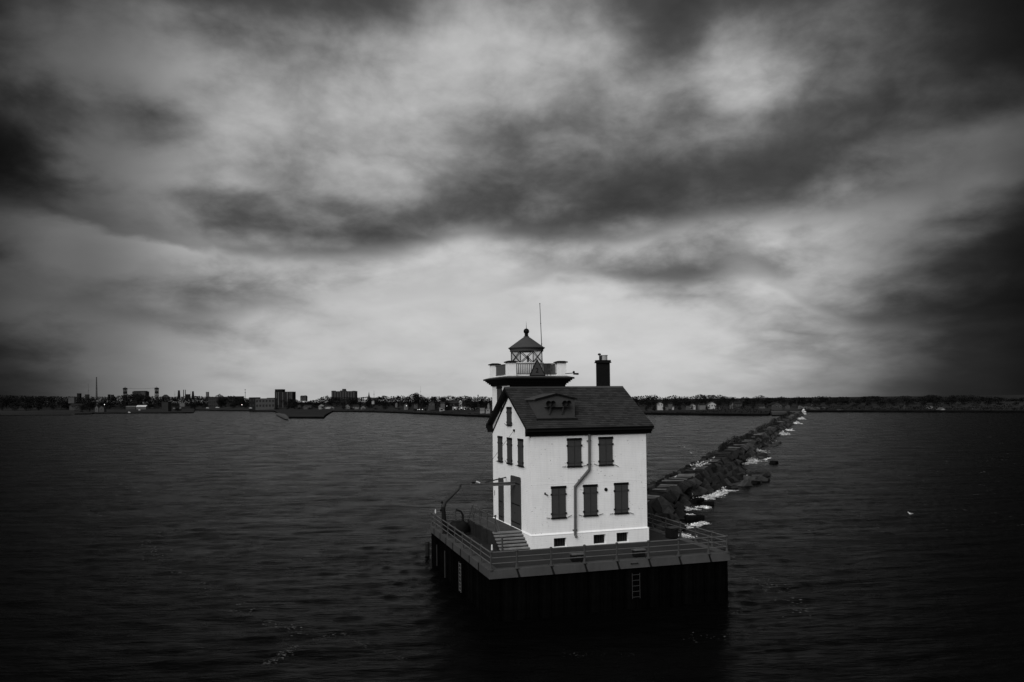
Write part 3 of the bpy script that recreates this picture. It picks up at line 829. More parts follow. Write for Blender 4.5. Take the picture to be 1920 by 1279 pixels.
# eave cornices
for s in (0, 1):
    f = (lambda y: y) if s == 0 else (lambda y: 2*RY-y)
    pr_ = [(0.02, 11.31), (-0.10, 11.31), (-0.14, 11.46), (-0.24, 11.50), (-0.28, 11.62), (-0.40, 11.66), (-0.45, 11.80), (-0.53, 11.82), (-0.53, 11.86), (-0.44, 11.88), (0.02, 11.90)]
    mb = MB(); mb.prism([(f(y), z-0.0) for y, z in pr_], 'x', X0+0.02, X1-0.02); mb.build('eave_cornice', M['trim'], lh)
for xg0, xg1 in ((-0.05, 0.0), (W_, W_+0.05)):
    mb = MB(); e = 0.45
    mb.prism([(0.0, 11.36+0.0), (RY, roof_z(RY)-0.30), (D_, 11.36), (D_, 11.36-0.02-0.12), (RY, roof_z(RY)-0.30-0.16), (0.0, 11.36-0.14)], 'x', xg0, xg1)
    mb.build('frieze_board', M['trim'], lh)
# tower
TX0, TX1, TY0, TY1 = 0.03, 4.43, 4.56, 9.04
mb = MB(); mb.box(TX0, TX1, TY0+0.05, TY1, 11.6, 14.98); mb.build('tower_wall', M['white'], lh)
mb = MB(); mb.box(TX0+0.002, TX1+0.05, TY0, TY0+0.05, 12.0, 14.97); mb.box(TX1, TX1+0.05, TY0+0.05, TY1, 12.0, 14.97)
clad = mb.build('tower_cladding', M['clad'], lh)
mb = MB(); 
z = 14.35
while z < 14.95:
    x = TX0
    while x < TX1: 
        mb.box(x+0.004, min(x+0.3, TX1), TY0-0.014-random.uniform(0, .006), TY0-0.001, z, min(z+0.125, 14.95)); x += 0.3
    z += 0.13
tag(mb.build('cladding_slates', M['clad'], clad), kind='stuff')
# tower side window, mostly hidden behind the rake
mb = MB(); mb.box(TX0-0.05, TX0-0.002, 6.45, 7.60, 13.0, 14.90); w = mb.build('tower_window', M['black'], lh)
mb = MB(); mb.box(TX0-0.09, TX0-0.051, 6.40, 7.65, 14.72, 14.93); mb.build('lintel', M['trim'], w)
mb = MB(); mb.box(TX0-0.08, TX0-0.052, 6.50, 7.02, 13.0, 14.70); mb.build('shutter', M['shutter'], w)
mb = MB(); mb.box(TX0-0.08, TX0-0.052, 7.04, 7.55, 13.0, 14.70); mb.build('shutter', M['shutter'], w)
mb = MB()
for o, z0, z1 in ((0.10, 14.94, 15.06), (0.22, 15.06, 15.17), (0.34, 15.17, 15.28), (0.44, 15.28, 15.38), (0.57, 15.38, 15.50)):
    mb.box(TX0-o, TX1+o, TY0-o, TY1+o, z0+0.001, z1)
tc_ = mb.build('tower_cornice', M['trim'], lh)
mb = MB(); o, i_ = 0.585, 0.10
mb.hexa([(TX0-o,TY0-o,15.501),(TX1+o,TY0-o,15.501),(TX1+o,TY1+o,15.501),(TX0-o,TY1+o,15.501),(TX0-i_,TY0-i_,15.63),(TX1+i_,TY0-i_,15.63),(TX1+i_,TY1+i_,15.63),(TX0-i_,TY1+i_,15.63)])
mb.build('gallery_deck', M['lead'], lh)
PS = 0.63
cx = [(-0.12, 0.51), (3.86, 4.52)]; cy = [(4.44, 5.07), (8.54, 9.17)]
for xa, xb in cx:
    for ya, yb_ in cy:
        mb = MB(); mb.box(xa, xb, ya, yb_, 15.60, 16.62); p = mb.build('parapet_post', M['smooth_white'], lh)
        mb = MB(); mb.box(xa-0.10, xb+0.10, ya-0.10, yb_+0.10, 16.62, 16.69)
        mb.hexa([(xa-0.10,ya-0.10,16.69),(xb+0.10,ya-0.10,16.69),(xb+0.10,yb_+0.10,16.69),(xa-0.10,yb_+0.10,16.69),(xa+0.1,ya+0.1,16.76),(xb-0.1,ya+0.1,16.76),(xb-0.1,yb_-0.1,16.76),(xa+0.1,yb_-0.1,16.76)])
        mb.build('post_cap', M['trim'], p)
mb = MB()
mb.box(0.51, 3.86, 4.66, 4.84, 15.60, 15.71); mb.box(0.51, 3.86, 8.77, 8.95, 15.60, 15.71); mb.box(0.10, 0.28, 5.07, 8.54, 15.60, 15.71); mb.box(4.10, 4.28, 5.07, 8.54, 15.60, 15.71)
mb.build('parapet_curb', M['smooth_white'], lh)
mbb = MB(); mbb.box(-0.021, 0.021, -0.021, 0.021, 0, 0.76); balm = mbb.mesh('baluster', M['rail'])
for p, q in (((0.51,4.75),(3.86,4.75)), ((0.51,8.86),(3.86,8.86)), ((0.19,5.07),(0.19,8.54)), ((4.19,5.07),(4.19,8.54))):
    mb = MB(); mb.beam((*p, 16.54), (*q, 16.54), 0.075, 0.07); mb.beam((*p, 15.80), (*q, 15.80), 0.05, 0.04)
    gr = mb.build('gallery_railing', M['rail'], lh)
    n = 23
    for i in range(1, n):
        f = i/n; o = bpy.data.objects.new('baluster', balm); COL.objects.link(o); o.parent = gr
        o.location = (p[0]+(q[0]-p[0])*f - W_/2, p[1]+(q[1]-p[1])*f - D_/2, 15.76 - ZD)
# lantern
LX, LY = 2.18, 6.80
NL = 8
mb = MB(); mb.lathe([(1.27, 15.60), (1.27, 16.60), (1.33, 16.63), (1.33, 16.70)], (LX, LY, 0), 30); lant = mb.build('lantern_base', grey(0.5), lh)
R_ = 1.27
LROT = math.atan2(-58.3, -20.5) + math.pi/NL
cs = [(LX+R_*math.cos(2*math.pi*i/NL+LROT), LY+R_*math.sin(2*math.pi*i/NL+LROT)) for i in range(NL)]
for i in range(NL):
    a, b = cs[i], cs[(i+1) % NL]
    mb = MB(); mb.beam((*a, 17.145), (*b, 17.145), 0.012, 0.88); mb.build('pane', M['glass'], lant)
    am = ((a[0]-LX)*1.012+LX, (a[1]-LY)*1.012+LY); bm_ = ((b[0]-LX)*1.012+LX, (b[1]-LY)*1.012+LY)
    mb = MB(); mb.bar((*am, 16.71), (*bm_, 17.59), 0.030, 6); mb.build('glazing_bar', M['iron'], lant)
    mb = MB(); mb.bar((*bm_, 16.71), (*am, 17.59), 0.030, 6); mb.build('glazing_bar', M['iron'], lant)
    if i % 2 == 0:
        mb = MB(); mb.bar((*am, 16.70), (*am, 17.60), 0.04, 6); mb.build('mullion', M['iron'], lant)
mb = MB(); mb.lathe([(1.30, 17.585), (1.30, 17.74), (1.36, 17.76), (1.36, 17.80), (1.43, 17.83), (1.43, 17.875), (1.36, 17.90), (0.30, 18.66), (0.22, 18.70), (0.22, 18.75)], (LX, LY, 0), 40)
mb.build('lantern_roof', M['dormer'], lant)
mb = MB(); mb.lathe([(0.21, 18.72), (0.21, 18.77), (0.14, 18.79), (0.13, 18.84), (0.17, 18.86), (0.17, 18.89), (0.13, 18.91), (0.13, 18.98)], (LX, LY, 0), 16); mb.build('finial_neck', M['trim'], lant)
mb = MB(); mb.ball((LX, LY, 19.16), 0.225, 18, 12); mb.build('finial_ball', M['trim'], lant, smooth=True)
mb = MB(); mb.bar((LX, LY, 19.34), (LX, LY, 19.95), 0.028, 6, 0.004); mb.build('lightning_rod', M['iron'], lant)
mb = MB(); mb.lathe([(0.30, 15.7), (0.10, 16.5), (0.07, 16.95), (0.10, 16.98), (0.10, 17.15), (0.04, 17.25)], (LX+0.1, LY, 0), 12); mb.build('beacon', M['pipe'], lant)
# chimney
chx0, chx1, chy0, chy1 = 7.30, 8.24, 4.62, 5.15
mb = MB(); mb.box(chx0, chx1, chy0, chy1, 13.8, 16.62); ch = mb.build('chimney', M['chimney'], lh)
mb = MB(); mb.box(chx0-0.09, chx1+0.09, chy0-0.09, chy1+0.09, 16.62, 16.70); mb.box(chx0-0.06, chx1+0.06, chy0-0.06, chy1+0.06, 16.70, 16.84); mb.build('chimney_cap', M['chimney'], ch)
mb = MB(); mb.lathe([(0.26, 16.84), (0.26, 17.20), (0.30, 17.20), (0.30, 17.23)], (7.88, 4.9, 0), 16); mb.build('flue_pot', M['pot'], ch)
mb = MB(); mb.prism([(7.52, 16.84), (7.62, 16.84), (7.70, 17.12), (7.62, 17.18), (7.52, 17.0)], 'y', 4.78, 5.02); mb.build('cowl', M['iron'], ch)
mb = MB(); mb.lathe([(0.05, 16.84), (0.05, 17.18)], (7.44, 4.75, 0), 8); mb.ball((7.42, 4.75, 17.28), 0.13, 10, 6, 0.7); mb.build('vent_cap', M['galv'], ch)
mb = MB(); mb.box(chx0-0.12, chx1+0.12, chy0-0.10, chy1+0.1, 14.5, RZ+0.06); mb.build('flashing', M['lead'], ch)
# dormer
dx0, dx1, dyf = 0.76, 3.60, 0.70
zb_, ze_, zp_ = 12.50, 13.84, 14.17
mb = MB()
cxm = (dx0+dx1)/2
mb.prism([(dx0, zb_-0.3), (dx1, zb_-0.3), (dx1, ze_), (cxm, zp_), (dx0, ze_)], 'y', dyf, 3.6)
dor = mb.build('dormer', M['dormer'], lh)
mb = MB(); o = 0.16; t_ = 0.09
sl = (zp_-ze_)/(cxm-dx0)
mb.prism([(dx0-o, ze_-sl*o+0.005), (cxm, zp_+0.005), (dx1+o, ze_-sl*o+0.005), (dx1+o, ze_-sl*o+t_), (cxm, zp_+t_+0.01), (dx0-o, ze_-sl*o+t_)], 'y', dyf-0.14, dyf-0.03); mb.build('verge_board', M['trim'], dor)
mb = MB()
mb.prism([(dx0-o, ze_-sl*o+0.002), (cxm, zp_+0.002), (dx1+o, ze_-sl*o+0.002), (dx1+o, ze_-sl*o+0.07), (cxm, zp_+0.08), (dx0-o, ze_-sl*o+0.07)], 'y', dyf-0.029, 3.9); mb.build('dormer_roof', M['lead'], dor)
mb = MB(); mb.prism([(dyf-0.30, roof_z(dyf-0.30)-0.02), (dyf-0.002, roof_z(dyf)-0.02), (dyf-0.002, zb_+0.02), (dyf-0.30, zb_-0.03)], 'x', dx0-0.12, dx1+0.10); mb.build('apron', M['trim'], dor)
mb = MB(); mb.box(1.28, 3.10, 0.36, dyf-0.002, 13.30, 13.35); mb.build('shelf', M['dormer'], dor)
for bx in (1.62, 2.58):
    mb = MB(); mb.prism([(dyf-0.003, 13.298), (0.40, 13.298), (0.43, 13.22), (dyf-0.06, 12.78), (dyf-0.003, 12.78)], 'x', bx, bx+0.10); mb.build('bracket', M['dormer'], dor)
# fog horns on the shelf
for k, (hx, nm) in enumerate(((1.47, 'outer horn bell of the dormer pair nearer the gable'), (1.80, 'inner horn bell of the dormer pair nearer the gable'), (2.68, 'inner horn bell of the dormer pair nearer the chimney'), (2.99, 'outer horn bell of the dormer pair nearer the chimney'))):
    t = thing('fog_horn', (hx, 0.45, 13.35), 'black '+nm, 'fog horn', 'fog horns on the dormer')
    Rm = Matrix.Translation((hx, 0.53, 13.55)) @ Matrix.Rotation(math.pi/2, 4, 'X')
    mb = MB(Rm); mb.lathe([(0.06, -0.22), (0.07, -0.05), (0.10, 0.10), (0.19, 0.24), (0.20, 0.26), (0.17, 0.25), (0.07, 0.10)], (0,0,0), 16); mb.build('bell', M['horn'], t)
    mb = MB(); mb.box(hx-0.05, hx+0.05, 0.46, 0.60, 13.352, 13.47); mb.build('foot', M['horn'], t)
# downpipe
path = [(4.33, 11.36), (4.30, 8.90), (3.20, 7.75), (3.16, 4.40), (3.30, 4.20)]
mb = MB()
for (a, za), (b, zb2) in zip(path[:-2], path[1:-1]): mb.bar((a, -0.13, za), (b, -0.13, zb2), 0.095, 10)
for a, za in path[1:3]: mb.ball((a, -0.13, za), 0.10, 10, 6)
mb.bar((3.16, -0.13, 4.42), (3.20, -0.24, 4.24), 0.095, 10)
dp = mb.build('downpipe', M['pipe'], lh)
for a, za in ((4.305, 9.25), (3.62, 8.19), (3.165, 4.72), (4.32, 10.9)):
    mb = MB(); mb.box(a-0.15, a+0.15, -0.155, 0.01, za-0.03, za+0.03); mb.build('pipe_bracket', M['iron'], dp)
mb = MB(Matrix.Translation((5.6, -0.012, 7.42)) @ Matrix.Rotation(math.pi/2, 4, 'X')); mb.lathe([(0.125, -0.02), (0.125, 0.03), (0.09, 0.035)], (0,0,0), 14); mb.build('vent_hole', M['black'], lh)
mb = MB(); mb.bar((1.0, -0.02, 7.32), (1.16, -0.16, 7.24), 0.035, 6); mb.box(0.95, 1.05, -0.03, 0.0, 7.28, 7.42); mb.build('wall_hook', M['trim'], lh)
mb = MB(); mb.bar((-0.012, 8.55, 6.35), (-0.012, 8.55, 6.75), 0.03, 6); mb.build('wall_anchor', M['iron'], lh)

# things fixed on or beside the tower
an = thing('whip_antenna', (4.02, 8.3, 15.6), 'tall thin whip antenna rising behind the lantern', 'antenna')
mb = MB(); mb.bar((4.05, 8.3, 15.62), (3.99, 8.3, 18.3), 0.045, 6, 0.035); mb.build('mast', M['pipe'], an)
mb = MB(); mb.bar((3.99, 8.3, 18.3), (3.88, 8.3, 21.55), 0.036, 6, 0.026); mb.build('whip', M['pipe'], an)
mb = MB(); mb.ball((3.99, 8.3, 18.3), 0.055, 8, 6); mb.ball((3.935, 8.3, 19.95), 0.045, 8, 6); mb.ball((3.88, 8.3, 21.55), 0.045, 8, 6); mb.build('joint', M['iron'], an)

sg = thing('daymark_sign', (2.15, 4.36, 15.62), 'dark triangular daymark sign numbered 2 on the tower parapet', 'sign')
mb = MB(); mb.prism([(1.54, 15.63), (2.76, 15.63), (2.13, 16.86)], 'y', 4.34, 4.37); mb.build('board', M['dormer'], sg)
mb = MB()
tri = [Vector((1.54, 4.345, 15.645)), Vector((2.76, 4.345, 15.645)), Vector((2.13, 4.345, 16.85))]
for i in range(3): mb.beam(tri[i], tri[(i+1) % 3], 0.05, 0.055, (0, 1, 0))
mb.build('border', M['trim'], sg)
cu = bpy.data.curves.new('numeral', 'FONT'); cu.body = '2'; cu.size = 0.52; cu.extrude = 0.006; cu.align_x = 'CENTER'
tmp = bpy.data.objects.new('numeral_tmp', cu); COL.objects.link(tmp)
bpy.context.view_layer.update()
nm = bpy.data.meshes.new_from_object(tmp.evaluated_get(bpy.context.evaluated_depsgraph_get()))
bpy.data.objects.remove(tmp)
nm.materials.clear(); nm.materials.append(M['trim']); nm.name = 'numeral'
no_ = bpy.data.objects.new('numeral', nm); COL.objects.link(no_); no_.parent = sg
no_.rotation_euler = (math.pi/2, 0, 0); no_.location = Vector((2.12, 4.332, 15.86)) - Vector(ORG[sg.name])

ds = thing('dish_antenna', (3.2, 4.55, 15.7), 'small dark round dish on a stand at the gallery railing', 'dish')
c0 = Vector((3.18, 4.60, 16.30))
mb = MB(Matrix.Translation(c0) @ Matrix.Rotation(math.radians(82), 4, 'X') @ Matrix.Rotation(0.35, 4, 'Y')); mb.lathe([(0.02, -0.05), (0.16, -0.03), (0.27, 0.03), (0.275, 0.045), (0.15, 0.0), (0.02, -0.02)], (0,0,0), 18); mb.build('reflector', M['dormer'], ds)
mb = MB()
for dx in (-0.14, 0.16): mb.bar((c0[0]+dx*0.2, c0[1]+0.04, c0[2]-0.12), (c0[0]+dx, c0[1]+0.05, 15.64), 0.022, 6)
mb.build('stand', M['iron'], ds)
mb = MB(); mb.bar(c0+Vector((0,-0.02,0)), c0+Vector((0.02,-0.22,0.02)), 0.02, 6, 0.03); mb.build('feed_arm', M['iron'], ds)

fl = thing('floodlight', (4.6, 4.4, 15.8), 'dark floodlight on a short arm out from the tower corner', 'lamp')
mb = MB(); mb.bar((4.42, 4.46, 15.78), (5.15, 4.42, 15.83), 0.03, 6); mb.build('arm', M['iron'], fl)
mb = MB(); mb.hexa([(5.12,4.32,15.71),(5.48,4.32,15.69),(5.48,4.52,15.69),(5.12,4.52,15.71),(5.12,4.32,15.83),(5.48,4.32,15.83),(5.48,4.52,15.83),(5.12,4.52,15.83)]); mb.build('lamp_housing', M['trim'], fl)
mb = MB(); mb.ball((5.12, 4.42, 15.90), 0.09, 10, 6); mb.build('photocell', M['trim'], fl)

# jib crane over the doors
jb = thing('wall_crane', (0, 3.3, 7.8), 'steel jib beam with stay cable reaching out over the doorways of the gable wall', 'crane')
mb = MB(); mb.box(-3.42, 0.0, 3.22, 3.38, 7.67, 7.71); mb.box(-3.42, 0.0, 3.22, 3.38, 7.87, 7.91); mb.box(-3.42, 0.0, 3.28, 3.32, 7.71, 7.87); mb.build('beam', M['rail'], jb)
mb = MB(); mb.bar((-2.31, 3.3, 7.96), (-0.02, 5.6, 8.02), 0.05, 6); mb.build('brace', M['iron'], jb)
mb = MB(); mb.bar((-3.10, 3.3, 7.92), (-0.05, 3.44, 11.62), 0.014, 5); mb.build('stay_cable', M['iron'], jb)
mb = MB(); mb.box(-0.10, 0.012, 3.36, 3.52, 11.54, 11.70); mb.build('wall_plate', M['trim'], jb)
mb = MB(); mb.box(-3.30, -3.10, 3.22, 3.38, 7.912, 8.05); mb.build('anchor_block', M['trim'], jb)
mb = MB(); mb.bar((-3.0, 3.2, 8.06), (-2.74, 3.2, 7.94), 0.055, 8); mb.build('shackle', M['stub'], jb)

# entrance stoop
st = thing('entrance_stoop', (-1.1, 5.0, ZD), 'raised concrete stoop with dark boarded side and front steps along the gable wall', 'stoop')
SX0, SX1, SY0, SY1 = -2.12, -0.115, 1.80, 8.9
SZ = ZD+1.03
mb = MB(); mb.box(SX0+0.04, SX1, SY0, SY1, ZD-0.05, SZ); mb.build('platform', M['concrete'], st)
y = SY0
while y < SY1-0.05:
    w = random.uniform(0.26, 0.46); y1 = min(y+w, SY1)
    mb = MB(); j = random.uniform(0, 0.035)
    mb.box(SX0-0.02-j, SX0+0.035, y+0.01, y1-0.01, ZD-0.03, SZ-random.uniform(0.0, 0.12)); mb.build('plank', M['plank'], st)
    y = y1
for k in range(1, 6):
    z1 = SZ-0.172*k
    ya = SY0-0.33*k
    mb = MB(); mb.box(SX0-0.02-random.uniform(0, 0.04), SX1, ya, ya+0.33+0.02, ZD-0.04, z1-0.03); mb.build('step_riser', M['plank'], st)
    mb = MB(); mb.box(SX0-0.05-random.uniform(0, 0.05), SX1-0.003, ya-0.025, ya+0.345, z1-0.10, z1); mb.build('step', M['step'], st, bevel=0.012)
mb = MB(); mb.box(SX0-0.04, SX1-0.003, SY0-0.03, SY0+0.40, SZ-0.10, SZ+0.006); mb.build('step', M['step'], st, bevel=0.012)
for y in (7.9, 5.95, 3.95, 1.95):
    mb = MB(); mb.lathe([(0.13,0),(0.13,0.03),(0.07,0.08),(0.05,0.2),(0.045,0.6),(0.06,0.61),(0.06,0.65),(0.045,0.66),(0.045,1.08),(0.075,1.10),(0.085,1.15),(0.05,1.21)], (SX0+0.12, y, SZ), 10)
    mb.build('post', M['post'], st)
mb = MB(); mb.bar((SX0+0.12, 1.95, SZ+1.07), (SX0+0.12, 7.9, SZ+1.07), 0.026, 8); mb.build('rail', M['rail'], st)
mb = MB(); mb.bar((SX0+0.12, 1.95, SZ+0.58), (SX0+0.12, 7.9, SZ+0.58), 0.022, 8); mb.build('rail', M['rail'], st)
mb = MB(); mb.lathe([(0.10,0),(0.06,0.05),(0.055,0.85),(0.075,0.87),(0.06,0.95)], (SX0+0.02, 0.10, ZD-0.02), 10); mb.build('post', M['post'], st)
mb = MB(); mb.bar((SX0+0.12, 1.95, SZ+1.05), (SX0+0.04, 0.12, ZD+0.86), 0.014, 6); mb.bar((SX0+0.12, 1.95, SZ+0.55), (SX0+0.04, 0.12, ZD+0.46), 0.012, 6); mb.build('hand_chain', M['rail'], st)
for dx in (0.0, 0.34):
    mb = MB(); mb.bar((SX0+0.1+dx, 7.95, SZ+1.12), (SX0+0.1+dx, 9.75, ZD+0.15), 0.03, 6); mb.build('sloping_handrail', M['rail'], st)
for k in range(1, 5):
    mb = MB(); mb.box(SX0+0.05, SX0+0.6, SY1+0.02+(k-1)*0.28, SY1+k*0.28, SZ-0.2*k-0.04, SZ-0.2*k); mb.build('rear_step', M['plank'], st)

# ================================================================== BREAKWATER
B0 = np.array([28.8, 37.8]); bd = np.array([0.639, 0.769]); bn = np.array([0.769, -0.639])
BANG = math.atan2(bd[1], bd[0])
def BW_(s, w, z): 
    p = B0 + bd*s + bn*w
    return Vector((p[0], p[1], z))
BMx = Matrix(((bd[0], bn[0], 0, B0[0]), (bd[1], bn[1], 0, B0[1]), (0, 0, 1, 0), (0, 0, 0, 1)))
bw_ = thing('breakwater', BW_(-20, 1.5, 0), 'long stone breakwater of flat slabs and tumbled armour blocks running to the far shore', 'breakwater')
bwo = Vector(ORG[bw_.name])
mb = MB(BMx)
SE = 616
vs = []
WLS = [(-40, 9.5), (-16, 7.2), (-11, 6.0), (-3, 4.9), (5, 3.9), (10, 4.3), (18, 5.8), (25, 6.6), (30, 7.2), (36, 8.6), (44, 8.2), (52, 6.6), (60, 5.0), (71, 4.4), (80, 4.4), (92, 5.8), (100, 5.2), (112, 3.9), (125, 3.9), (138, 6.2), (150, 6.2), (175, 5.0), (205, 4.8), (229, 6.0), (260, 5.2), (340, 5.6), (620, 5.2)]
def wline(s): return float(np.interp(s, [a for a, b in WLS], [b+0.3 for a, b in WLS]))
stations = [a for a, b in WLS if a > -36]; stations[0:0] = [-34]; stations[-1] = SE
for s in stations:
    wr = wline(s)
    vs += [(s, -3.2, -1.2), (s, -0.9, 0.7), (s, 2.8, 0.7), (s, 3.1+(wr-3.1)*1.25, -1.2)]
fs = []
for k in range(len(stations)-1):
    for i in range(3): fs.append((k*4+i, k*4+i+1, k*4+4+i+1, k*4+4+i))
fs += [(0,1,2,3), tuple(len(vs)-4+i for i in (3,2,1,0))]
mb.add(vs, fs); mb.build('rubble_core', M['core'], bw_)
def stone_mesh(name, dims, jit, bev, mt, sd, side=None):
    r = random.Random(sd)
    bm = bmesh.new(); bmesh.ops.create_cube(bm, size=1.0)
    for v in bm.verts:
        v.co = Vector((v.co.x*dims[0], v.co.y*dims[1], v.co.z*dims[2])) + Vector([r.uniform(-jit, jit)*d for d in dims])
    bmesh.ops.bevel(bm, geom=list(bm.edges), offset=bev, segments=1, affect='EDGES')
    for v in bm.verts: v.co += Vector([r.uniform(-0.02, 0.02)*max(dims) for _ in range(3)])
    me = bpy.data.meshes.new(name); bm.normal_update()
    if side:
        for f in bm.faces: f.material_index = 0 if f.normal.z > 0.75 else 1  # upward faces pale, all others in the painted shade tone
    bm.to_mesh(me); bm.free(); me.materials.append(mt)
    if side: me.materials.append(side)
    return me
armour = [stone_mesh('armour_stone', (1.55+0.5*random.random(), 1.25+0.4*random.random(), 1.1+0.3*random.random()), 0.15, 0.05, M['rock'], 40+i) for i in range(8)]
edges = [stone_mesh('edge_stone', (1.2+0.4*random.random(), 0.9, 0.8), 0.17, 0.05, M['rock'], 60+i) for i in range(6)]
slabs = [stone_mesh('capstone_slab', (1.55+0.5*random.random(), 2.9, 0.5), 0.07, 0.04, M['slab'], 80+i, M['slabshade']) for i in range(8)]
def lay(me, name, s, w, z, rx, ry, rz):
    o = bpy.data.objects.new(name, me); COL.objects.link(o); o.parent = bw_
    o.location = BW_(s, w, z) - bwo
    o.rotation_euler = (Matrix.Rotation(BANG, 3, 'Z') @ Matrix.Rotation(rz, 3, 'Z') @ Matrix.Rotation(ry, 3, 'Y') @ Matrix.Rotation(rx, 3, 'X')).to_euler()
    return o
farv = {'s': MB(), 'r': MB()}
def lay_far(key, me, s, w, z, rx, ry, rz, sc=1.0):
    R3 = Matrix.Rotation(BANG, 3, 'Z') @ Matrix.Rotation(rz, 3, 'Z') @ Matrix.Rotation(ry, 3, 'Y') @ Matrix.Rotation(rx, 3, 'X')
    p = BW_(s, w, z)
    farv[key].add([tuple(R3 @ (v.co*sc) + p) for v in me.vertices], [tuple(q.vertices) for q in me.polygons])
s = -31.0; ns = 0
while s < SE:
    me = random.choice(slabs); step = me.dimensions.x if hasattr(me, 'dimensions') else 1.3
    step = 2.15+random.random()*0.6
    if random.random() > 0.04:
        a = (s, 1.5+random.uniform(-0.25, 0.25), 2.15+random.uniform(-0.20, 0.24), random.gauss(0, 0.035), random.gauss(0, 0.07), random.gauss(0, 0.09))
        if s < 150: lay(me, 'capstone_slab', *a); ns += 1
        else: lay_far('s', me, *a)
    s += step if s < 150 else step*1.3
# low wall of blocks along the harbour side
s = -31.0
while s < SE:
    z = 1.85+random.uniform(-0.25, 0.45)
    a = (s, -0.65+random.uniform(-0.3, 0.25), z, random.gauss(0, 0.25), random.gauss(0, 0.2), random.gauss(0, 0.4))
    if s < 110: lay(random.choice(edges), 'edge_stone', *a)
    else: lay_far('r', random.choice(edges), *a)
    s += random.uniform(1.0, 1.7)*(1 if s < 110 else 1.6)
# armour on the lake side, laid in courses down to the waterline
s = -32.0; na = 0
while s < SE:
    near = s < 84
    wl = wline(s)
    ln = math.hypot(wl-3.1, 2.3); ang = math.atan2(2.3, wl-3.1)
    n = max(2, int(round(ln/1.45)))
    for k in range(n+1):
        if random.random() < 0.05: continue
        f = (k+0.15)/n
        w = 3.15+(wl-3.1)*f; z = 2.05-2.3*f+random.uniform(-0.16, 0.2)
        a = (s+random.uniform(-0.25, 0.25), w+random.uniform(-0.22, 0.25), z, -ang*random.uniform(0.7, 1.2)+random.gauss(0, .12), random.gauss(0, 0.16), random.gauss(0, 0.22))
        if near and na < 298: lay(random.choice(armour), 'armour_stone', *a); na += 1
        else: lay_far('r', random.choice(armour), *a, sc=random.uniform(0.7, 1.15))
    if 24 < s < 48 or 78 < s < 98 or 132 < s < 150:      # stones that rolled out into the water
        for _ in range(2 if s < 48 else 1): lay_far('r', random.choice(armour), s+random.uniform(-1, 1), wl+random.uniform(0.3, 2.6), random.uniform(-0.35, 0.25), random.gauss(0, .3), random.gauss(0, .3), random.uniform(0, 3), sc=random.uniform(0.7, 1.3))
    s += random.uniform(1.7, 2.1)*(1.0 if near else 1.15)
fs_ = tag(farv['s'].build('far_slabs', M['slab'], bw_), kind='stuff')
fs_.data.materials.append(M['slabshade'])
for pg in fs_.data.polygons: pg.material_index = 0 if pg.normal.z > 0.75 else 1  # same painted split: pale tops, shade-toned sides
tag(farv['r'].build('far_armour', M['rock'], bw_), kind='stuff')
def sw(px, py, z):
    p = onz(px, py, z)[:2] - B0
    return float(p @ bd), float(p @ bn)
# loose boulders awash
for k, (px, py, sz, lab) in enumerate(((1328, 946, 0.55, 'small wet boulder awash in the foam off the breakwater'), (1308, 942, 0.75, 'dark boulder standing in white surf beside the near breakwater'), (1300, 974, 0.8, 'low flat rock awash beyond the pier corner crate'), (1418, 907, 0.7, 'flat dark rock awash at the outermost toe of the breakwater'), (1450, 869, 0.9, 'humped black rock at the toe of the far breakwater'))):
    p = onz(px, py, WL)
    me = stone_mesh('boulder', (2.6*sz, 1.5*sz, 1.1*sz), 0.16, 0.16*sz, M['core'], 300+k)
    o = bpy.data.objects.new('boulder', me); COL.objects.link(o); o.location = (p[0], p[1], WL+0.12*sz); o.rotation_euler = (0.1, 0.08, random.uniform(0, 3))
    tag(o, lab, 'boulder', 'boulders awash off the breakwater')
# concrete block and tilted slab
p = BW_(sw(1410, 820, 2.4)[0], 0.1, 2.35)
mb = MB(Matrix.Translation(p) @ Matrix.Rotation(BANG+0.2, 4, 'Z')); mb.hexa([(-0.8,-0.7,-0.3),(0.8,-0.7,-0.3),(0.8,0.7,-0.3),(-0.8,0.7,-0.3),(-0.75,-0.65,1.15),(0.78,-0.65,1.1),(0.78,0.65,1.1),(-0.75,0.65,1.2)])
t = mb.build('concrete_block', M['black'], None, org=tuple(p), bevel=0.06); tag(t, 'dark upright concrete block standing on the breakwater crest', 'block')
p = BW_(sw(1378, 838, 2.4)[0], -0.3, 2.3)
mb = MB(Matrix.Translation(p) @ Matrix.Rotation(BANG+1.2, 4, 'Z')); mb.hexa([(-1.5,-0.4,-0.4),(1.4,-0.4,-0.4),(1.4,0.4,-0.4),(-1.5,0.4,-0.4),(-1.45,-0.35,0.1),(1.4,-0.35,0.95),(1.4,0.35,0.95),(-1.45,0.35,0.1)])
t = mb.build('tilted_slab', M['black'], None, org=tuple(p), bevel=0.05); tag(t, 'black slab tipped up among the shrubs on the breakwater', 'slab')

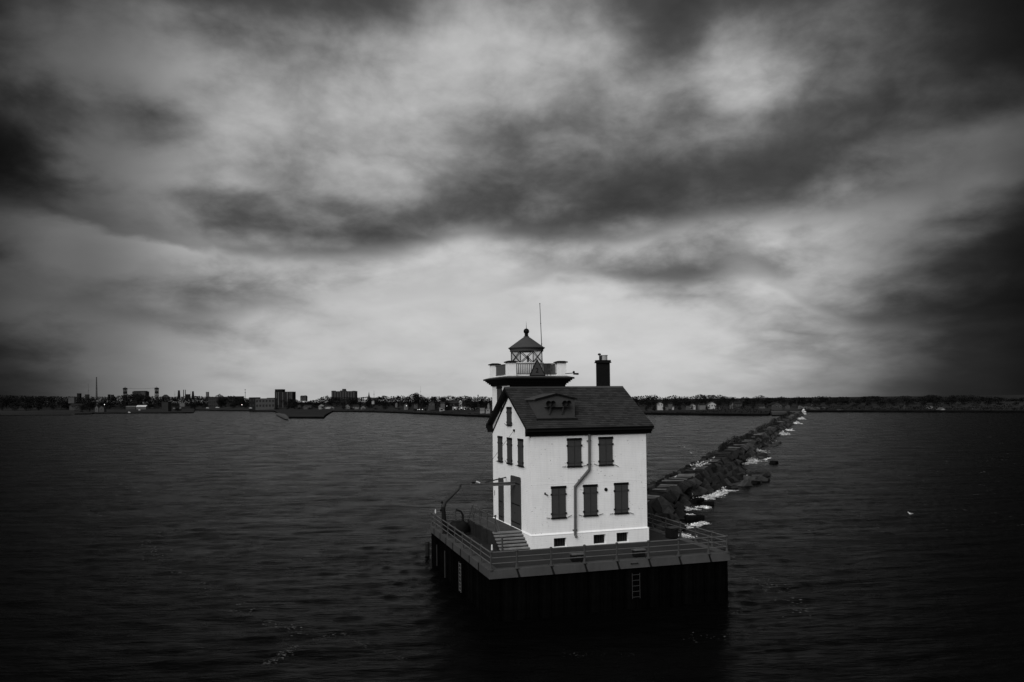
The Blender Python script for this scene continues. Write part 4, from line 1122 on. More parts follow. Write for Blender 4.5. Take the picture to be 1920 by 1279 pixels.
# leafy clumps
def leaf_cloud(mb, c, rad, n, size, rnd, flat=1.0):
    for _ in range(n):
        while True:
            d = Vector((rnd.uniform(-1,1), rnd.uniform(-1,1), rnd.uniform(-1,1)))
            if 0.05 < d.length < 1: break
        d = d.normalized()*(d.length**0.45)
        p = Vector(c) + Vector((d.x*rad[0], d.y*rad[1], d.z*rad[2]))
        s_ = size*rnd.uniform(0.6, 1.3)
        a = Vector((rnd.gauss(0,1), rnd.gauss(0,1), rnd.gauss(0,1)*flat)).normalized(); b = a.orthogonal().normalized()
        b = (b + a.cross(b)*rnd.uniform(-1, 1)).normalized(); c2 = a.cross(b)
        mb.add([p+b*s_, p+c2*s_*0.8, p-b*s_*0.9, p-c2*s_*0.7], [(0,1,2,3)])
def shrub_proto(sd):
    r = random.Random(sd)
    t = thing('shrub', (0,0,0), 'shrub', 'shrub')
    mb = MB()
    tips = []
    for i in range(9):
        a = r.uniform(0, 6.28); h = r.uniform(0.6, 1.1); q = Vector((math.cos(a)*r.uniform(.2,.6), math.sin(a)*r.uniform(.2,.6), h)); mb.bar((0,0,-0.1), q, 0.025, 4, 0.008); tips.append(q)
    mb.build('stem', M['bark'], t)
    mb = MB()
    for q in tips: leaf_cloud(mb, q*0.85, (0.28,0.28,0.25), 18, 0.06, r)
    leaf_cloud(mb, (0,0,0.5), (0.55,0.5,0.4), 60, 0.07, r)
    mb.build('foliage', M['shrub'], t)
    return t
sp = [shrub_proto(500+i) for i in range(3)]
used = [False]*3
ORD = ['first','second','third','fourth','fifth','sixth','seventh','eighth','ninth','tenth','eleventh','last']
SH = [(1352,848,1.5),(1357,845,1.9),(1362,843,2.2),(1367,841,2.0),(1372,837,2.4),(1380,833,2.0),(1386,832,2.6),(1392,829,2.2),(1397,826,2.2),(1403,822,1.8),(1420,815,2.0),(1428,810,2.2),(1434,807,2.4),(1440,803,2.5),(1446,800,2.6),(1452,796,2.8),(1458,793,3.0),(1464,790,3.0),(1469,787,3.4),(1474,785,3.6),(1480,782,4.0),(1486,780,4.2)]
for k, (px, py, sc) in enumerate(SH):
    s_, w_ = sw(px, py, 2.4); i = k % 3
    o = sp[i] if not used[i] else copy_tree(sp[i]); used[i] = True
    o.location = BW_(s_, -0.2+random.uniform(-0.4, 0.8), 2.35); o.scale = (sc*0.8, sc*0.8, sc*0.72); o.rotation_euler = (0, 0, random.uniform(0, 6))
    tag(o, ('leafless looking shrub on the breakwater, %s of ten from the pier' if k < 10 else 'dark scrub on the far breakwater crest, %s of twelve going away') % ORD[k if k < 10 else k-10], 'shrub', 'shrubs in the middle of the breakwater' if k < 10 else 'scrub on the far end of the breakwater')

# gulls
def gull_proto():
    t = thing('gull', (0,0,0), 'gull', 'gull')
    def body_rings(rings, n=10):
        mb = MB(); vs = []
        for x, z, ry, rz in rings:
            for i in range(n):
                a = 2*math.pi*i/n; vs.append((x, ry*math.cos(a), z+rz*math.sin(a)))
        fs = [(k*n+i, k*n+(i+1) % n, (k+1)*n+(i+1) % n, (k+1)*n+i) for k in range(len(rings)-1) for i in range(n)] + [tuple(range(n)), tuple(range((len(rings)-1)*n, len(rings)*n))]
        return mb.add(vs, fs)
    body_rings([(-0.24,0.20,0.012,0.008),(-0.15,0.18,0.05,0.04),(-0.03,0.17,0.085,0.08),(0.08,0.19,0.08,0.085),(0.14,0.24,0.05,0.06),(0.165,0.29,0.035,0.038),(0.19,0.325,0.042,0.042),(0.225,0.33,0.03,0.03),(0.245,0.325,0.012,0.012)]).build('body', M['gull'], t, smooth=True)
    for s_ in (-1, 1):
        mb = MB(); mb.add([(0.09,s_*0.085,0.21),(0.02,s_*0.100,0.25),(-0.12,s_*0.07,0.235),(-0.30,s_*0.02,0.215),(-0.14,s_*0.085,0.17),(0.0,s_*0.102,0.16)], [(0,1,2,3,4,5)]); mb.build('wing', M['gullg'], t)
        mb = MB(); mb.bar((0.01, s_*0.03, 0.0), (0.0, s_*0.03, 0.11), 0.006, 5); mb.build('leg', M['gullg'], t)
    mb = MB(); mb.bar((0.24,0,0.322), (0.295,0,0.312), 0.012, 6, 0.003); mb.build('beak', M['gullg'], t)
    return t
gp = gull_proto()
GL = [(1296.5,874),(1301,873),(1306,870.5),(1309,868),(1311,872),(1314,870),(1316,873),(1318,868),(1321,871),(1326,869.5),(1336,865),(1301.5,881),(1307,875.5),(1312,875),(1323,872.5),(1338,859.5),(1266,896),(1315,876),(1319.5,874.5),(1325.5,872.3),(1305,873),(1310,874)]
for k, (px, py) in enumerate(GL):
    o = gp if k == 0 else copy_tree(gp)
    s_, w_ = sw(px, py, 2.72); w_ = max(-1.0, min(w_, 2.0))
    o.location = BW_(s_, w_, 2.62); o.rotation_euler = (0, 0, random.uniform(0, 6.28)); o.scale = (1.15,)*3
    tag(o, 'white gull standing in the flock on the harbour edge of the breakwater', 'gull', 'gulls resting on the breakwater')
for k, (px, py, lab) in enumerate(((1283, 840, 'white gull afloat on the harbour water, the farther of two'), (1296.5, 851, 'white gull afloat on the harbour water, the nearer of two'), (1707, 966, 'pale gull riding the open lake far to the right of the pier'))):
    o = copy_tree(gp); p = onz(px, py, WL); o.location = (p[0], p[1], WL-0.06); o.scale = (1.2, 1.2, 1.2); o.rotation_euler = (0, 0, 0.8+k)
    tag(o, lab, 'gull', 'gulls afloat on the lake')

# ------------------------------------------------------------------ surf and foam
frng = random.Random(21)
surf = MB(); fleck = MB()
OCT = [(1,0,0),(-1,0,0),(0,1,0),(0,-1,0),(0,0,1),(0,0,-1)]
OF = [(0,2,4),(2,1,4),(1,3,4),(3,0,4),(2,0,5),(1,2,5),(3,1,5),(0,3,5)]
def blob(mb, p, r, fl=0.7):
    a = frng.uniform(0, 6.28); ca, sa = math.cos(a), math.sin(a)
    vs = []
    for x, y, z in OCT:
        k = r*frng.uniform(0.6, 1.3)
        vs.append((p[0]+(x*ca-y*sa)*k, p[1]+(x*sa+y*ca)*k, p[2]+z*k*fl))
    mb.add(vs, OF)
def fl_poly(mb, x, y, r, el=1.8, ang=None, dz=0.012):
    n = frng.choice((4, 5, 6)); a0 = frng.uniform(0, 6.28); ang = (YAW+math.pi/2+frng.gauss(0, 0.35)) if ang is None else ang
    xs_, ys_ = [], []
    for i in range(n):
        t_ = a0+2*math.pi*i/n; k = r*frng.uniform(0.5, 1.2); u, v = k*math.cos(t_)*el, k*math.sin(t_)
        xs_.append(x+u*math.cos(ang)-v*math.sin(ang)); ys_.append(y+u*math.sin(ang)+v*math.cos(ang))
    zs = wave(np.array(xs_), np.array(ys_))
    mb.add([(xs_[i], ys_[i], float(zs[i])+dz) for i in range(n)], [tuple(range(n))])
def splash(px0, py0, px1, py1, wid, n, h, rmin=0.03, rmax=0.10):
    a, b = onz(px0, py0, WL), onz(px1, py1, WL)
    if n == 0: return
    L2 = max(0.1, math.hypot(*(b-a)[:2]))
    cl = [(frng.betavariate(1.6, 1.6), frng.gauss(0, wid*0.7), frng.uniform(0.25, 1.0)) for _ in range(max(5, n//16))]
    tn = Vector(((b-a)[1], -(b-a)[0], 0)).normalized()
    for k in range(int(n*2.4)):
        f, off, sc = frng.choice(cl)
        f += frng.gauss(0, 0.07); off += frng.gauss(0, wid*0.85*sc)
        p = a*(1-f)+b*f; x, y = p[0]+tn.x*off+frng.gauss(0, .1*wid), p[1]+tn.y*off+frng.gauss(0, .1*wid)
        z0 = float(wave(x, y))
        if k % 3:
            z = frng.random()**1.8*h*sc*math.exp(-(off/(wid+.01))**2)
            blob(surf, (x, y, z0+z), frng.uniform(rmin, rmax)*(0.4+sc*0.8)*frng.choice((0.5, 0.8, 1.2)))
        else:
            fl_poly(surf, x, y, frng.uniform(0.04, 0.16)*(0.5+sc*0.7)*(1 if rmax < .2 else 2.5), 2.0)
splash(1284, 938, 1300, 940, 0.55, 420, 1.15)
splash(1300, 940, 1335, 932, 0.50, 420, 0.55)
splash(1325, 936, 1362, 921, 0.55, 420, 0.60)
splash(1350, 922, 1362, 918, 0.45, 90, 0.75)
splash(1272, 950, 1298, 958, 0.6, 330, 0.35)
splash(1284, 930, 1296, 938, 0.5, 260, 1.3)
splash(1276, 966, 1300, 967, 0.5, 240, 0.2)
splash(1308, 953, 1330, 950, 0.5, 150, 0.25)
splash(1281, 992, 1325, 979, 0.38, 420, 0.35)
splash(1276, 1000, 1292, 1010, 0.45, 280, 0.25)
splash(1383, 873, 1412, 867, 0.7, 190, 0.6)
splash(1402, 862, 1430, 866, 0.8, 240, 0.9)
splash(1428, 864, 1450, 857, 0.30, 100, 0.2)
splash(1382, 895, 1412, 891, 0.6, 80, 0.12)
splash(1362, 921, 1392, 919, 0.55, 60, 0.12)
splash(1408, 842, 1438, 849, 0.55, 240, 0.9)
splash(1440, 833, 1453, 828, 1.0, 130, 1.3, .05, .2)
splash(1457, 818, 1475, 813, 1.4, 190, 1.7, .06, .24)
splash(1474, 808, 1486, 807, 0.9, 120, 1.2, .12, .4)
splash(1489, 794, 1497, 795, 1.2, 90, 1.6, .2, .5)
splash(1498, 787, 1505, 786, 1.5, 90, 1.8, .25, .6)
splash(1503, 777, 1509, 777, 3.0, 120, 4.5, .5, 1.1)
splash(1284, 1128, 1296, 1140, 0.0, 0, 0)
tag(surf.build('surf', M['foam']), 'white surf breaking against the breakwater rocks', None, None, 'stuff')
def streak(pts, n, wid, r0, r1):
    P = [onz(x, y, WL)[:2] for x, y in pts]
    for _ in range(n):
        k = frng.randrange(len(P)-1); f = frng.random(); p = P[k]*(1-f)+P[k+1]*f
        w = wid*(0.3+abs(math.sin(7*f+k)))
        fl_poly(fleck, p[0]+frng.gauss(0, w), p[1]+frng.gauss(0, w), frng.uniform(r0*.6, r1*.62), 2.2)
streak([(322,800),(300,850),(243,905),(238,925)], 60, 1.6, .06, .30)
streak([(238,900),(238,920),(190,950),(183,972)], 60, 1.1, .05, .22)
streak([(312,995),(274,1015),(290,1035)], 90, 0.55, .03, .12)
streak([(285,1030),(305,1055),(350,1080)], 70, 0.5, .03, .10)
streak([(380,1090),(398,1105),(455,1130),(470,1155)], 60, 0.6, .02, .09)
streak([(510,1165),(550,1180),(562,1190)], 70, 0.35, .02, .08)
streak([(498,1245),(530,1228),(558,1210)], 150, 0.22, .015, .07)
streak([(560,1208),(610,1192),(650,1188),(680,1212),(715,1222),(765,1238)], 150, 0.16, .012, .05)
streak([(1370,1040),(1382,1050),(1376,1060)], 60, 0.35, .02, .10)
streak([(1400,1080),(1455,1100),(1490,1130),(1505,1160)], 110, 0.55, .02, .10)
streak([(1060,1225),(1100,1230),(1190,1228)], 50, 0.30, .010, .035)
streak([(1290,1200),(1380,1190),(1420,1180)], 50, 0.4, .012, .06)
streak([(1380,1150),(1395,1140)], 40, 0.3, .012, .06)
for _ in range(170):
    px, py = frng.uniform(1240, 1915), frng.uniform(800, 1000)
    p = onz(px, py, WL)
    if sw(px, py, WL)[1] < 6: continue
    for q in range(frng.randint(1, 4)): fl_poly(fleck, p[0]+frng.gauss(0, .5), p[1]+frng.gauss(0, .5), frng.uniform(.04, .16)*(p[1]+60)/140, 2.2)
for _ in range(30):
    px, py = frng.uniform(100, 900), frng.uniform(790, 960)
    p = onz(px, py, WL); fl_poly(fleck, p[0], p[1], frng.uniform(.05, .14), 2.2)
tag(fleck.build('foam_streaks', M['fleck']), 'thin drifting lines of foam on the open lake', None, None, 'stuff')

# ================================================================== FAR SHORE
def depth_of(x, y):
    return float((onz(x, y, WL)-CAM) @ FW)
SHORE = [(-2600, 1700), (-900, 1650), (-300, 1600), (0, depth_of(0, 778.3)), (70, depth_of(70, 778)), (135, depth_of(135, 777.6)), (172, depth_of(172, 777)), (176, depth_of(176, 775.8)),
         (345, depth_of(345, 775.2)), (363, depth_of(363, 774.8)), (366, depth_of(366, 769.7)), (430, depth_of(430, 770.6)), (514, depth_of(514, 772.2)), (531, depth_of(531, 784.6)), (607, depth_of(607, 785)), (625, depth_of(625, 772.5)),
         (700, depth_of(700, 773.4)), (780, depth_of(780, 776.5)), (850, depth_of(850, 780)), (920, depth_of(920, 783)), (1060, depth_of(1060, 781)), (1200, depth_of(1200, 777.6)), (1322, depth_of(1322, 779)), (1400, depth_of(1400, 779.8)), (1441, depth_of(1441, 779.6)),
         (1446, depth_of(1446, 774.5)), (1510, depth_of(1510, 772.8)), (1700, depth_of(1700, 773.2)), (1920, depth_of(1920, 773.8)), (2300, 640), (4600, 620)]
SX = np.array([a for a, b in SHORE], float); SD = np.array([b for a, b in SHORE], float)
MAIN = [(-2600, 1750), (0, 1700), (366, 1750), (514, 1480), (625, 1350), (700, 1200), (780, 960), (850, 760), (920, 680), (1200, 720), (1322, 760), (1441, 790), (1700, 745), (1920, 700), (4600, 660)]
MX = np.array([a for a, b in MAIN], float); MD = np.array([b for a, b in MAIN], float)
def D0(x): return float(np.interp(x, SX, SD))
def D1(x): return max(D0(x)+6, float(np.interp(x, MX, MD)))
def zland(x, D):
    d0, d1 = D0(x), D1(x)
    k = float(np.interp(x, [300, 700, 1000], [1.7, 1.2, 0.8]))
    b = 1.9+WL
    if D < d0: return -1.0
    if D < d1: return b + 0.4*min(1, (D-d0)/30)
    t = D-d1
    return b + 0.4*min(1, (D-d0)/30) + k*float(np.interp(t, [0, 60, 150, 400, 1500, 7000], [0, 1.6, 4.2, 7.5, 11, 14]))
colx = sorted(set(list(np.linspace(-2600, -100, 12)) + list(np.arange(-60, 1990, 12.0)) + [float(a) for a in SX] + list(np.linspace(2050, 4600, 12))))
mb = MB(); rowsN = 13
vs = []
for x in colx:
    d0, d1 = D0(x), D1(x)
    ds_ = [d0, d0+0.4, d0+8, d0+30, d0*0.6+d1*0.4+10, d1+20, d1+60, d1+150, d1+280, d1+500, d1+1500, d1+4000, d1+9000]
    for k in range(1, len(ds_)): ds_[k] = max(ds_[k], ds_[k-1]+0.3)
    ds_ = ds_[:rowsN]
    for k, D in enumerate(ds_):
        z = -1.5 if k == 0 else (zland(x, D) if k > 1 else 1.7+WL)
        p = at(x, 752, D)
        vs.append((p[0], p[1], z))
fs = []; 
for c in range(len(colx)-1):
    for r in range(rowsN-1): fs.append((c*rowsN+r, c*rowsN+rowsN+r, c*rowsN+rowsN+r+1, c*rowsN+r+1))
mb.add(vs, fs)
land = mb.build('shore_land', M['land'])
land.data.materials.append(M['bank'])
for i, pg in enumerate(land.data.polygons):
    if i % (rowsN-1) == 0: pg.material_index = 1
tag(land, 'low dark grassy shore across the harbour', None, None, 'structure')
def quay(poly, name, lab, m_=None):
    top = [onz(x, y, 2.85) for x, y in poly]
    n = len(top)
    mb = MB(); mb.add([(p[0], p[1], 2.95) for p in top] + [(p[0], p[1], 1.0) for p in top], [tuple(range(n))] + [(i, (i+1) % n, n+(i+1) % n, n+i) for i in range(n)])
    tag(mb.build(name, m_ or M['paved']), lab, None, None, 'structure')
quay([(0, 776.2), (140, 775.6), (90, 771.5), (0, 770.8)], 'pale_quay', 'pale strip of paving on the low point at the left edge', grey(0.022))
quay([(535, 781.8), (541, 782.2), (534.5, 776.8), (521, 774.4), (517, 774.6)], 'landing_apron', 'pale paved apron on the corner of the jutting bulkhead', grey(0.075))
quay([(1447, 773.6), (1500, 772.3), (1500, 770.6), (1445, 770.8)], 'sandy_beach', 'small sandy beach behind the far end of the breakwater', grey(0.06))
mb = MB()
for x in np.arange(1440, 1482, 1.6):
    p = onz(x, 780.2+random.uniform(-.2, .2), 0); blob(mb, (p[0], p[1], WL+0.2), random.uniform(0.5, 1.0), 0.9)
tag(mb.build('rock_spit', M['core']), 'low line of black rocks joining the beach to the breakwater', None, None, 'stuff')

# ---- trees
def tree_proto(sd, kind):
    r = random.Random(sd)
    t = thing('tree', (0,0,0), 'tree', 'tree')
    mb = MB()
    th_ = 0.30 if kind != 'tall' else 0.25
    mb.bar((0,0,-0.06), (0.01,0,th_), 0.022, 6, 0.014)
    lobes = []
    nl = {'broad': 7, 'tall': 6, 'open': 8}[kind]
    for i in range(nl):
        a = r.uniform(0, 6.28); rr = r.uniform(0.05, 0.30 if kind != 'tall' else 0.14)
        z = r.uniform(0.26, 0.84)
        if i == 0: rr = 0.05; z = 0.86
        lobes.append(Vector((math.cos(a)*rr, math.sin(a)*rr, z)))
    for q in lobes: mb.bar((0.005,0,th_*r.uniform(0.6, 1)), q, 0.011, 5, 0.004)
    mb.build('trunk', M['bark'], t)
    mb = MB()
    for q in lobes:
        s_ = r.uniform(0.13, 0.21); n = 150 if kind != 'open' else 60
        leaf_cloud(mb, q, (s_, s_, s_*0.95), n, 0.026, r)
    leaf_cloud(mb, (0,0,0.48), (0.30 if kind != 'tall' else 0.16, 0.30 if kind != 'tall' else 0.16, 0.44), 420 if kind != 'open' else 120, 0.028, r)
    mb.build('crown', M['leaf'], t)
    return t
protos = [(tree_proto(700+i, k), k) for i, k in enumerate(['broad', 'broad', 'broad', 'open', 'tall', 'broad', 'open', 'broad'])]
pused = [False]*len(protos)
SKYL = [(0,740.5),(25,741.5),(50,742),(100,743),(150,743.5),(200,743.8),(225,742),(232,740),(262,738),(280,742),(300,743.5),(320,744),(330,743.5),(366,742.5),(388,743.5),(404,743),(412,739),(420,743.5),(435,741.5),(447,744),(467,747),(500,747),(513,748),(552,746),(557,751),(570,752),(590,750),(600,746),(613,741),(622,744),(669,745),(690,744),(703,745.5),(720,741.5),(730,744),(743,742),(751,741),(762,744),(772,739),(780,737),(789,740),(798,745),(815,743),(829,743.5),(840,742),(847,741.5),(858,745),(868,741),(882,743.5),(896,744),(909,743.5),(921,745),
        (1188,743.5),(1208,742),(1218,741),(1229,740),(1240,746),(1252,743.5),(1266,740.5),(1276,743.5),(1296,743.5),(1312,739),(1326,741.5),(1335,740),(1342,742),(1350,740),(1360,743.5),(1376,744.5),(1386,746.5),(1397,743.5),(1408,746.5),(1417,743),(1427,741),(1438,745),(1450,745.5),(1463,743.5),(1470,744),(1480,746.5),(1493,745),(1506,744.5),(1521,744.5),(1535,743),(1551,743),(1562,745.5),(1576,743.5),(1591,744),(1603,747),(1620,743.5),(1635,742.5),(1645,742.5),(1662,744.5),(1670,746),(1682,743.5),(1701,741),(1712,745.5),(1728,743.5),(1745,739.5),(1760,741.5),(1768,744.5),(1787,740.5),(1805,741),(1822,740.5),(1841,743.5),(1870,743.5),(1885,746.5),(1905,745.5),(1930,745)]
KX = np.array([a for a, b in SKYL]); KY = np.array([b for a, b in SKYL])
def skyline(x): return float(np.interp(x, KX, KY))
ntree = 0
MARKS = [(20,'the left end of the pale paving'),(60,'the pale paving on the low point'),(100,'the middle of the low left shore'),(147,'the squat dark rooftop block'),(181,'the tall smokestack'),(208,'the short grey block'),(235,'the left lift bridge tower'),(261,'the boxy mill building'),(294,'the right lift bridge tower'),(335,'the left furnace tower'),(362,'the right furnace tower'),(388,'the pale square water tank'),(420,'the long brick building'),(460,'the cell mast'),(495,'the colonnaded building'),(533,'the striped apartment tower'),(575,'the pale low hall'),(602,'the two-storey house at the shore bend'),(644,'the wide apartment slab'),(668,'the house with twin roof pitch'),(691,'the church spire'),(715,'the mast right of the spire'),(743,'the tiny gable deep in the trees'),(762,'the house with a lit lamp'),(787,'the three lamps in a row'),(809,'the grey gabled barn'),(836,'the long pale marina shed'),(865,'the white marina tower'),(888,'the shed with two dark doors'),(910,'the round-topped boathouse'),(1200,'the lighthouse roof edge'),(1238,'the white gabled house'),(1262,'the tiny white shed'),(1290,'the grey house by the twin gables'),(1300,'the white twin-gabled house'),(1335,'the big white gabled house'),(1374,'the narrow pale tall house'),(1390,'the grey hip-roofed house'),(1429,'the house behind the scrub'),(1457,'the broad grey gabled house'),(1477,'the house left of the large bare tree'),(1493,'the large bare tree'),(1511,'the pale long low house'),(1532,'the pale low cottage row'),(1576,'the grey boathouse by the water'),(1615,'the dark gap right of the boathouse'),(1654,'the dull shed by the water'),(1695,'the dull gable deep in the wood'),(1745,'the pale flat house'),(1768,'the white waterside house'),(1795,'the wood right of the waterside house'),(1823,'the dull gable at far right'),(1855,'the black wood at far right'),(1890,'the last few trees'),(1915,'the right edge of the view')]
FORM = {'broad': 'round-crowned', 'tall': 'narrow upright', 'open': 'thin-leaved open'}
def plant(x, ytop, D, wpx, label, group, row=None):
    global ntree
    p = at(x, ytop, D); zb = zland(x, D); h = p[2]-zb
    if h < 2: return
    i = random.randrange(len(protos)); pr_, k_i = protos[i]
    o = pr_ if not pused[i] else copy_tree(pr_); pused[i] = True
    wid = wpx*D/FPX
    o.location = (p[0], p[1], zb); o.rotation_euler = (0, 0, random.uniform(0, 6.28))
    sx = wid/0.66 if k_i != 'tall' else wid/0.5
    o.scale = (sx, sx, h/1.0)
    if row:
        mx, nm_ = min(MARKS, key=lambda t: abs(t[0]-x))
        dx = x-mx
        side = 'well left of' if dx < -10 else 'just left of' if dx < -3 else 'well right of' if dx > 10 else 'just right of' if dx > 3 else 'in line with'
        wd = 'slim' if wpx < 0.8*row[1] else ('wide' if wpx > 1.15*row[1] else '')
        label = ' '.join(('%s %s %s tree %s %s' % (row[0], wd, FORM[k_i], side, nm_)).split())
    tag(o, label, 'tree', group); ntree += 1
def sect(x):
    if x < 240: return ('dark tree in the low wood left of the lift bridge towers', 'trees left of the lift bridge')
    if x < 515: return ('dark tree on the shore between the lift bridge and the striped apartment tower', 'trees between bridge and tower')
    if x < 925: return ('dark tree on the wooded shore between the apartment tower and the lighthouse', 'trees between tower and lighthouse')
    if x < 1500: return ('dark tree on the wooded shore between the lighthouse and the breakwater end', 'trees between lighthouse and breakwater end')
    return ('dark tree on the wooded shore right of the breakwater end', 'trees right of the breakwater end')
x = -8.0
while x < 1935:
    if 928 < x < 1185: x = 1186
    D = D1(x)+random.uniform(90, 190)
    plant(x, skyline(x)+random.uniform(0.0, 2.6), D, random.uniform(13, 21), *sect(x), row=('skyline', 17))
    x += random.uniform(7.5, 11.5)
x = 4.0
while x < 1930:
    if 926 < x < 1190: x = 1192
    D = D1(x)+random.uniform(48, 80)
    lo = 5 if x > 500 else 8
    plant(x, skyline(x)+random.uniform(lo, lo+6), D, random.uniform(12, 18), *sect(x), row=('mid-height', 15))
    x += random.uniform(20, 30)
x = 500.0
while x < 1925:
    if 926 < x < 1195: x = 1196
    if not (822 < x < 922):
        D = D1(x)+random.uniform(6, 13)
        yb_ = float(np.interp(x, [500, 780, 920, 1200, 1440, 1500, 1920], [767, 769, 772, 768, 767, 768, 769]))
        plant(x, yb_-random.uniform(2.5, 7.5), D, random.uniform(6, 11), *sect(x), row=('low waterside', 8.5))
    x += random.uniform(14, 30)
# singular trees
plant(780, 736.6, D1(780)+85, 19, 'big round-headed tree rising above the skyline left of the lighthouse', 'landmark trees')
plant(412, 738.4, D1(412)+80, 9, 'small lone tree standing up above the long brick building', 'landmark trees')
plant(552, 748, D1(552)+4, 14, 'black bushy tree close against the right side of the striped tower', 'landmark trees')
plant(153, 757, 1420, 38, 'broad black clump of trees on the tip of the low point', 'landmark trees')
plant(168, 763, 1400, 16, 'low black bush at the very end of the low point', 'landmark trees')
plant(333, 763.5, 1380, 15, 'dark bush between two pale stones on the wharf point', 'landmark trees')
print('trees', ntree)
def bare_tree(x, yb, yt, D, lab, spread=0.5):
    p = at(x, yt, D); zb = zland(x, D); h = p[2]-zb
    r = random.Random(int(x))
    t = thing('bare_tree', (p[0], p[1], zb), lab, 'tree')
    mt_, mc = MB(), MB()
    def grow(a, d, ln, rad, lev):
        b = a+d*ln
        (mt_ if lev < 2 else mc).bar(a, b, rad, 5 if lev < 2 else 3, rad*0.6)
        if lev == 5: return
        for _ in range(3):
            v = (d + Vector((r.gauss(0, spread), r.gauss(0, spread), r.gauss(0.12, 0.3)))).normalized()
            grow(a+d*ln*r.uniform(0.55, 1), v, ln*r.uniform(0.62, 0.8), rad*0.55, lev+1)
    grow(Vector((p[0], p[1], zb-0.3)), Vector((0, 0, 1)), h*0.30, h*0.024, 0)
    mt_.build('trunk', M['bark'], t); mc.build('crown', M['bark'], t)
bare_tree(1493, 766, 734, D1(1493)+60, 'large bare fan-shaped tree above the skyline behind the breakwater end', 0.42)
bare_tree(847, 745, 739.5, D1(847)+95, 'bare twiggy tree on the skyline left of the white marina tower')
bare_tree(868, 745, 739, D1(868)+95, 'bare twiggy tree on the skyline directly behind the white marina tower')
bare_tree(634, 766, 753, D1(634)+12, 'pale bare tree with sprawling limbs in front of the wide apartment block', 0.6)
# the far wood, one mass behind
mb = MB(); fr = random.Random(5)
for x in np.arange(-30, 1950, 2.2):
    D = D1(x)+fr.uniform(210, 260)
    for _ in range(26):
        y = skyline(x)+0.5+fr.random()**1.3*21
        p = at(x+fr.uniform(-1.5, 1.5), y, D+fr.uniform(-12, 12)); s_ = D/FPX*fr.uniform(0.6, 1.4)
        a = Vector((fr.gauss(0,1), fr.gauss(0,1), fr.gauss(0,1))).normalized(); b = a.orthogonal().normalized(); c2 = a.cross(b)
        q = Vector(p); mb.add([q+b*s_, q+c2*s_, q-b*s_, q-c2*s_], [(0,1,2,3)])
tag(mb.build('far_woodland', M['leaf']), 'dark wood massed along the whole far shore', None, None, 'stuff')
# scrub along the banks
mb = MB()
for x in np.arange(1195, 1450, 0.9):
    D = D0(x)+fr.uniform(2, 20)
    tall_ = 1.0+5.5*math.exp(-((x-1375)/45)**2)
    for _ in range(7):
        p = at(x, 760, D); s_ = fr.uniform(0.25, 0.6)
        q = Vector((p[0]+fr.gauss(0, .6), p[1]+fr.gauss(0, .6), 1.8+fr.random()*tall_))
        a = Vector((fr.gauss(0,1), fr.gauss(0,1), fr.gauss(0,1))).normalized(); b = a.orthogonal().normalized(); c2 = a.cross(b)
        mb.add([q+b*s_, q+c2*s_, q-b*s_, q-c2*s_], [(0,1,2,3)])
for x in np.arange(640, 925, 1.6):
    D = D0(x)+fr.uniform(2, 14)
    for _ in range(3):
        p = at(x, 760, D); s_ = fr.uniform(0.25, 0.7)
        q = Vector((p[0], p[1], 1.8+fr.random()*1.5))
        a = Vector((fr.gauss(0,1), fr.gauss(0,1), fr.gauss(0,1))).normalized(); b = a.orthogonal().normalized(); c2 = a.cross(b)
        mb.add([q+b*s_, q+c2*s_, q-b*s_, q-c2*s_], [(0,1,2,3)])
for x in np.arange(1500, 1930, 1.1):
    D = D0(x)+fr.uniform(3, 16)
    hh = 2.2+2.2*abs(math.sin(x*0.071))+1.2*math.sin(x*0.19)
    for _ in range(8):
        p = at(x, 760, D); s_ = fr.uniform(0.25, 0.65)
        q = Vector((p[0]+fr.gauss(0, .6), p[1]+fr.gauss(0, .6), 2.1+fr.random()*hh))
        a = Vector((fr.gauss(0,1), fr.gauss(0,1), fr.gauss(0,1))).normalized(); b = a.orthogonal().normalized(); c2 = a.cross(b)
        mb.add([q+b*s_, q+c2*s_, q-b*s_, q-c2*s_], [(0,1,2,3)])
tag(mb.build('bank_scrub', M['shrub']), 'low dark scrub along the far banks', None, None, 'stuff')

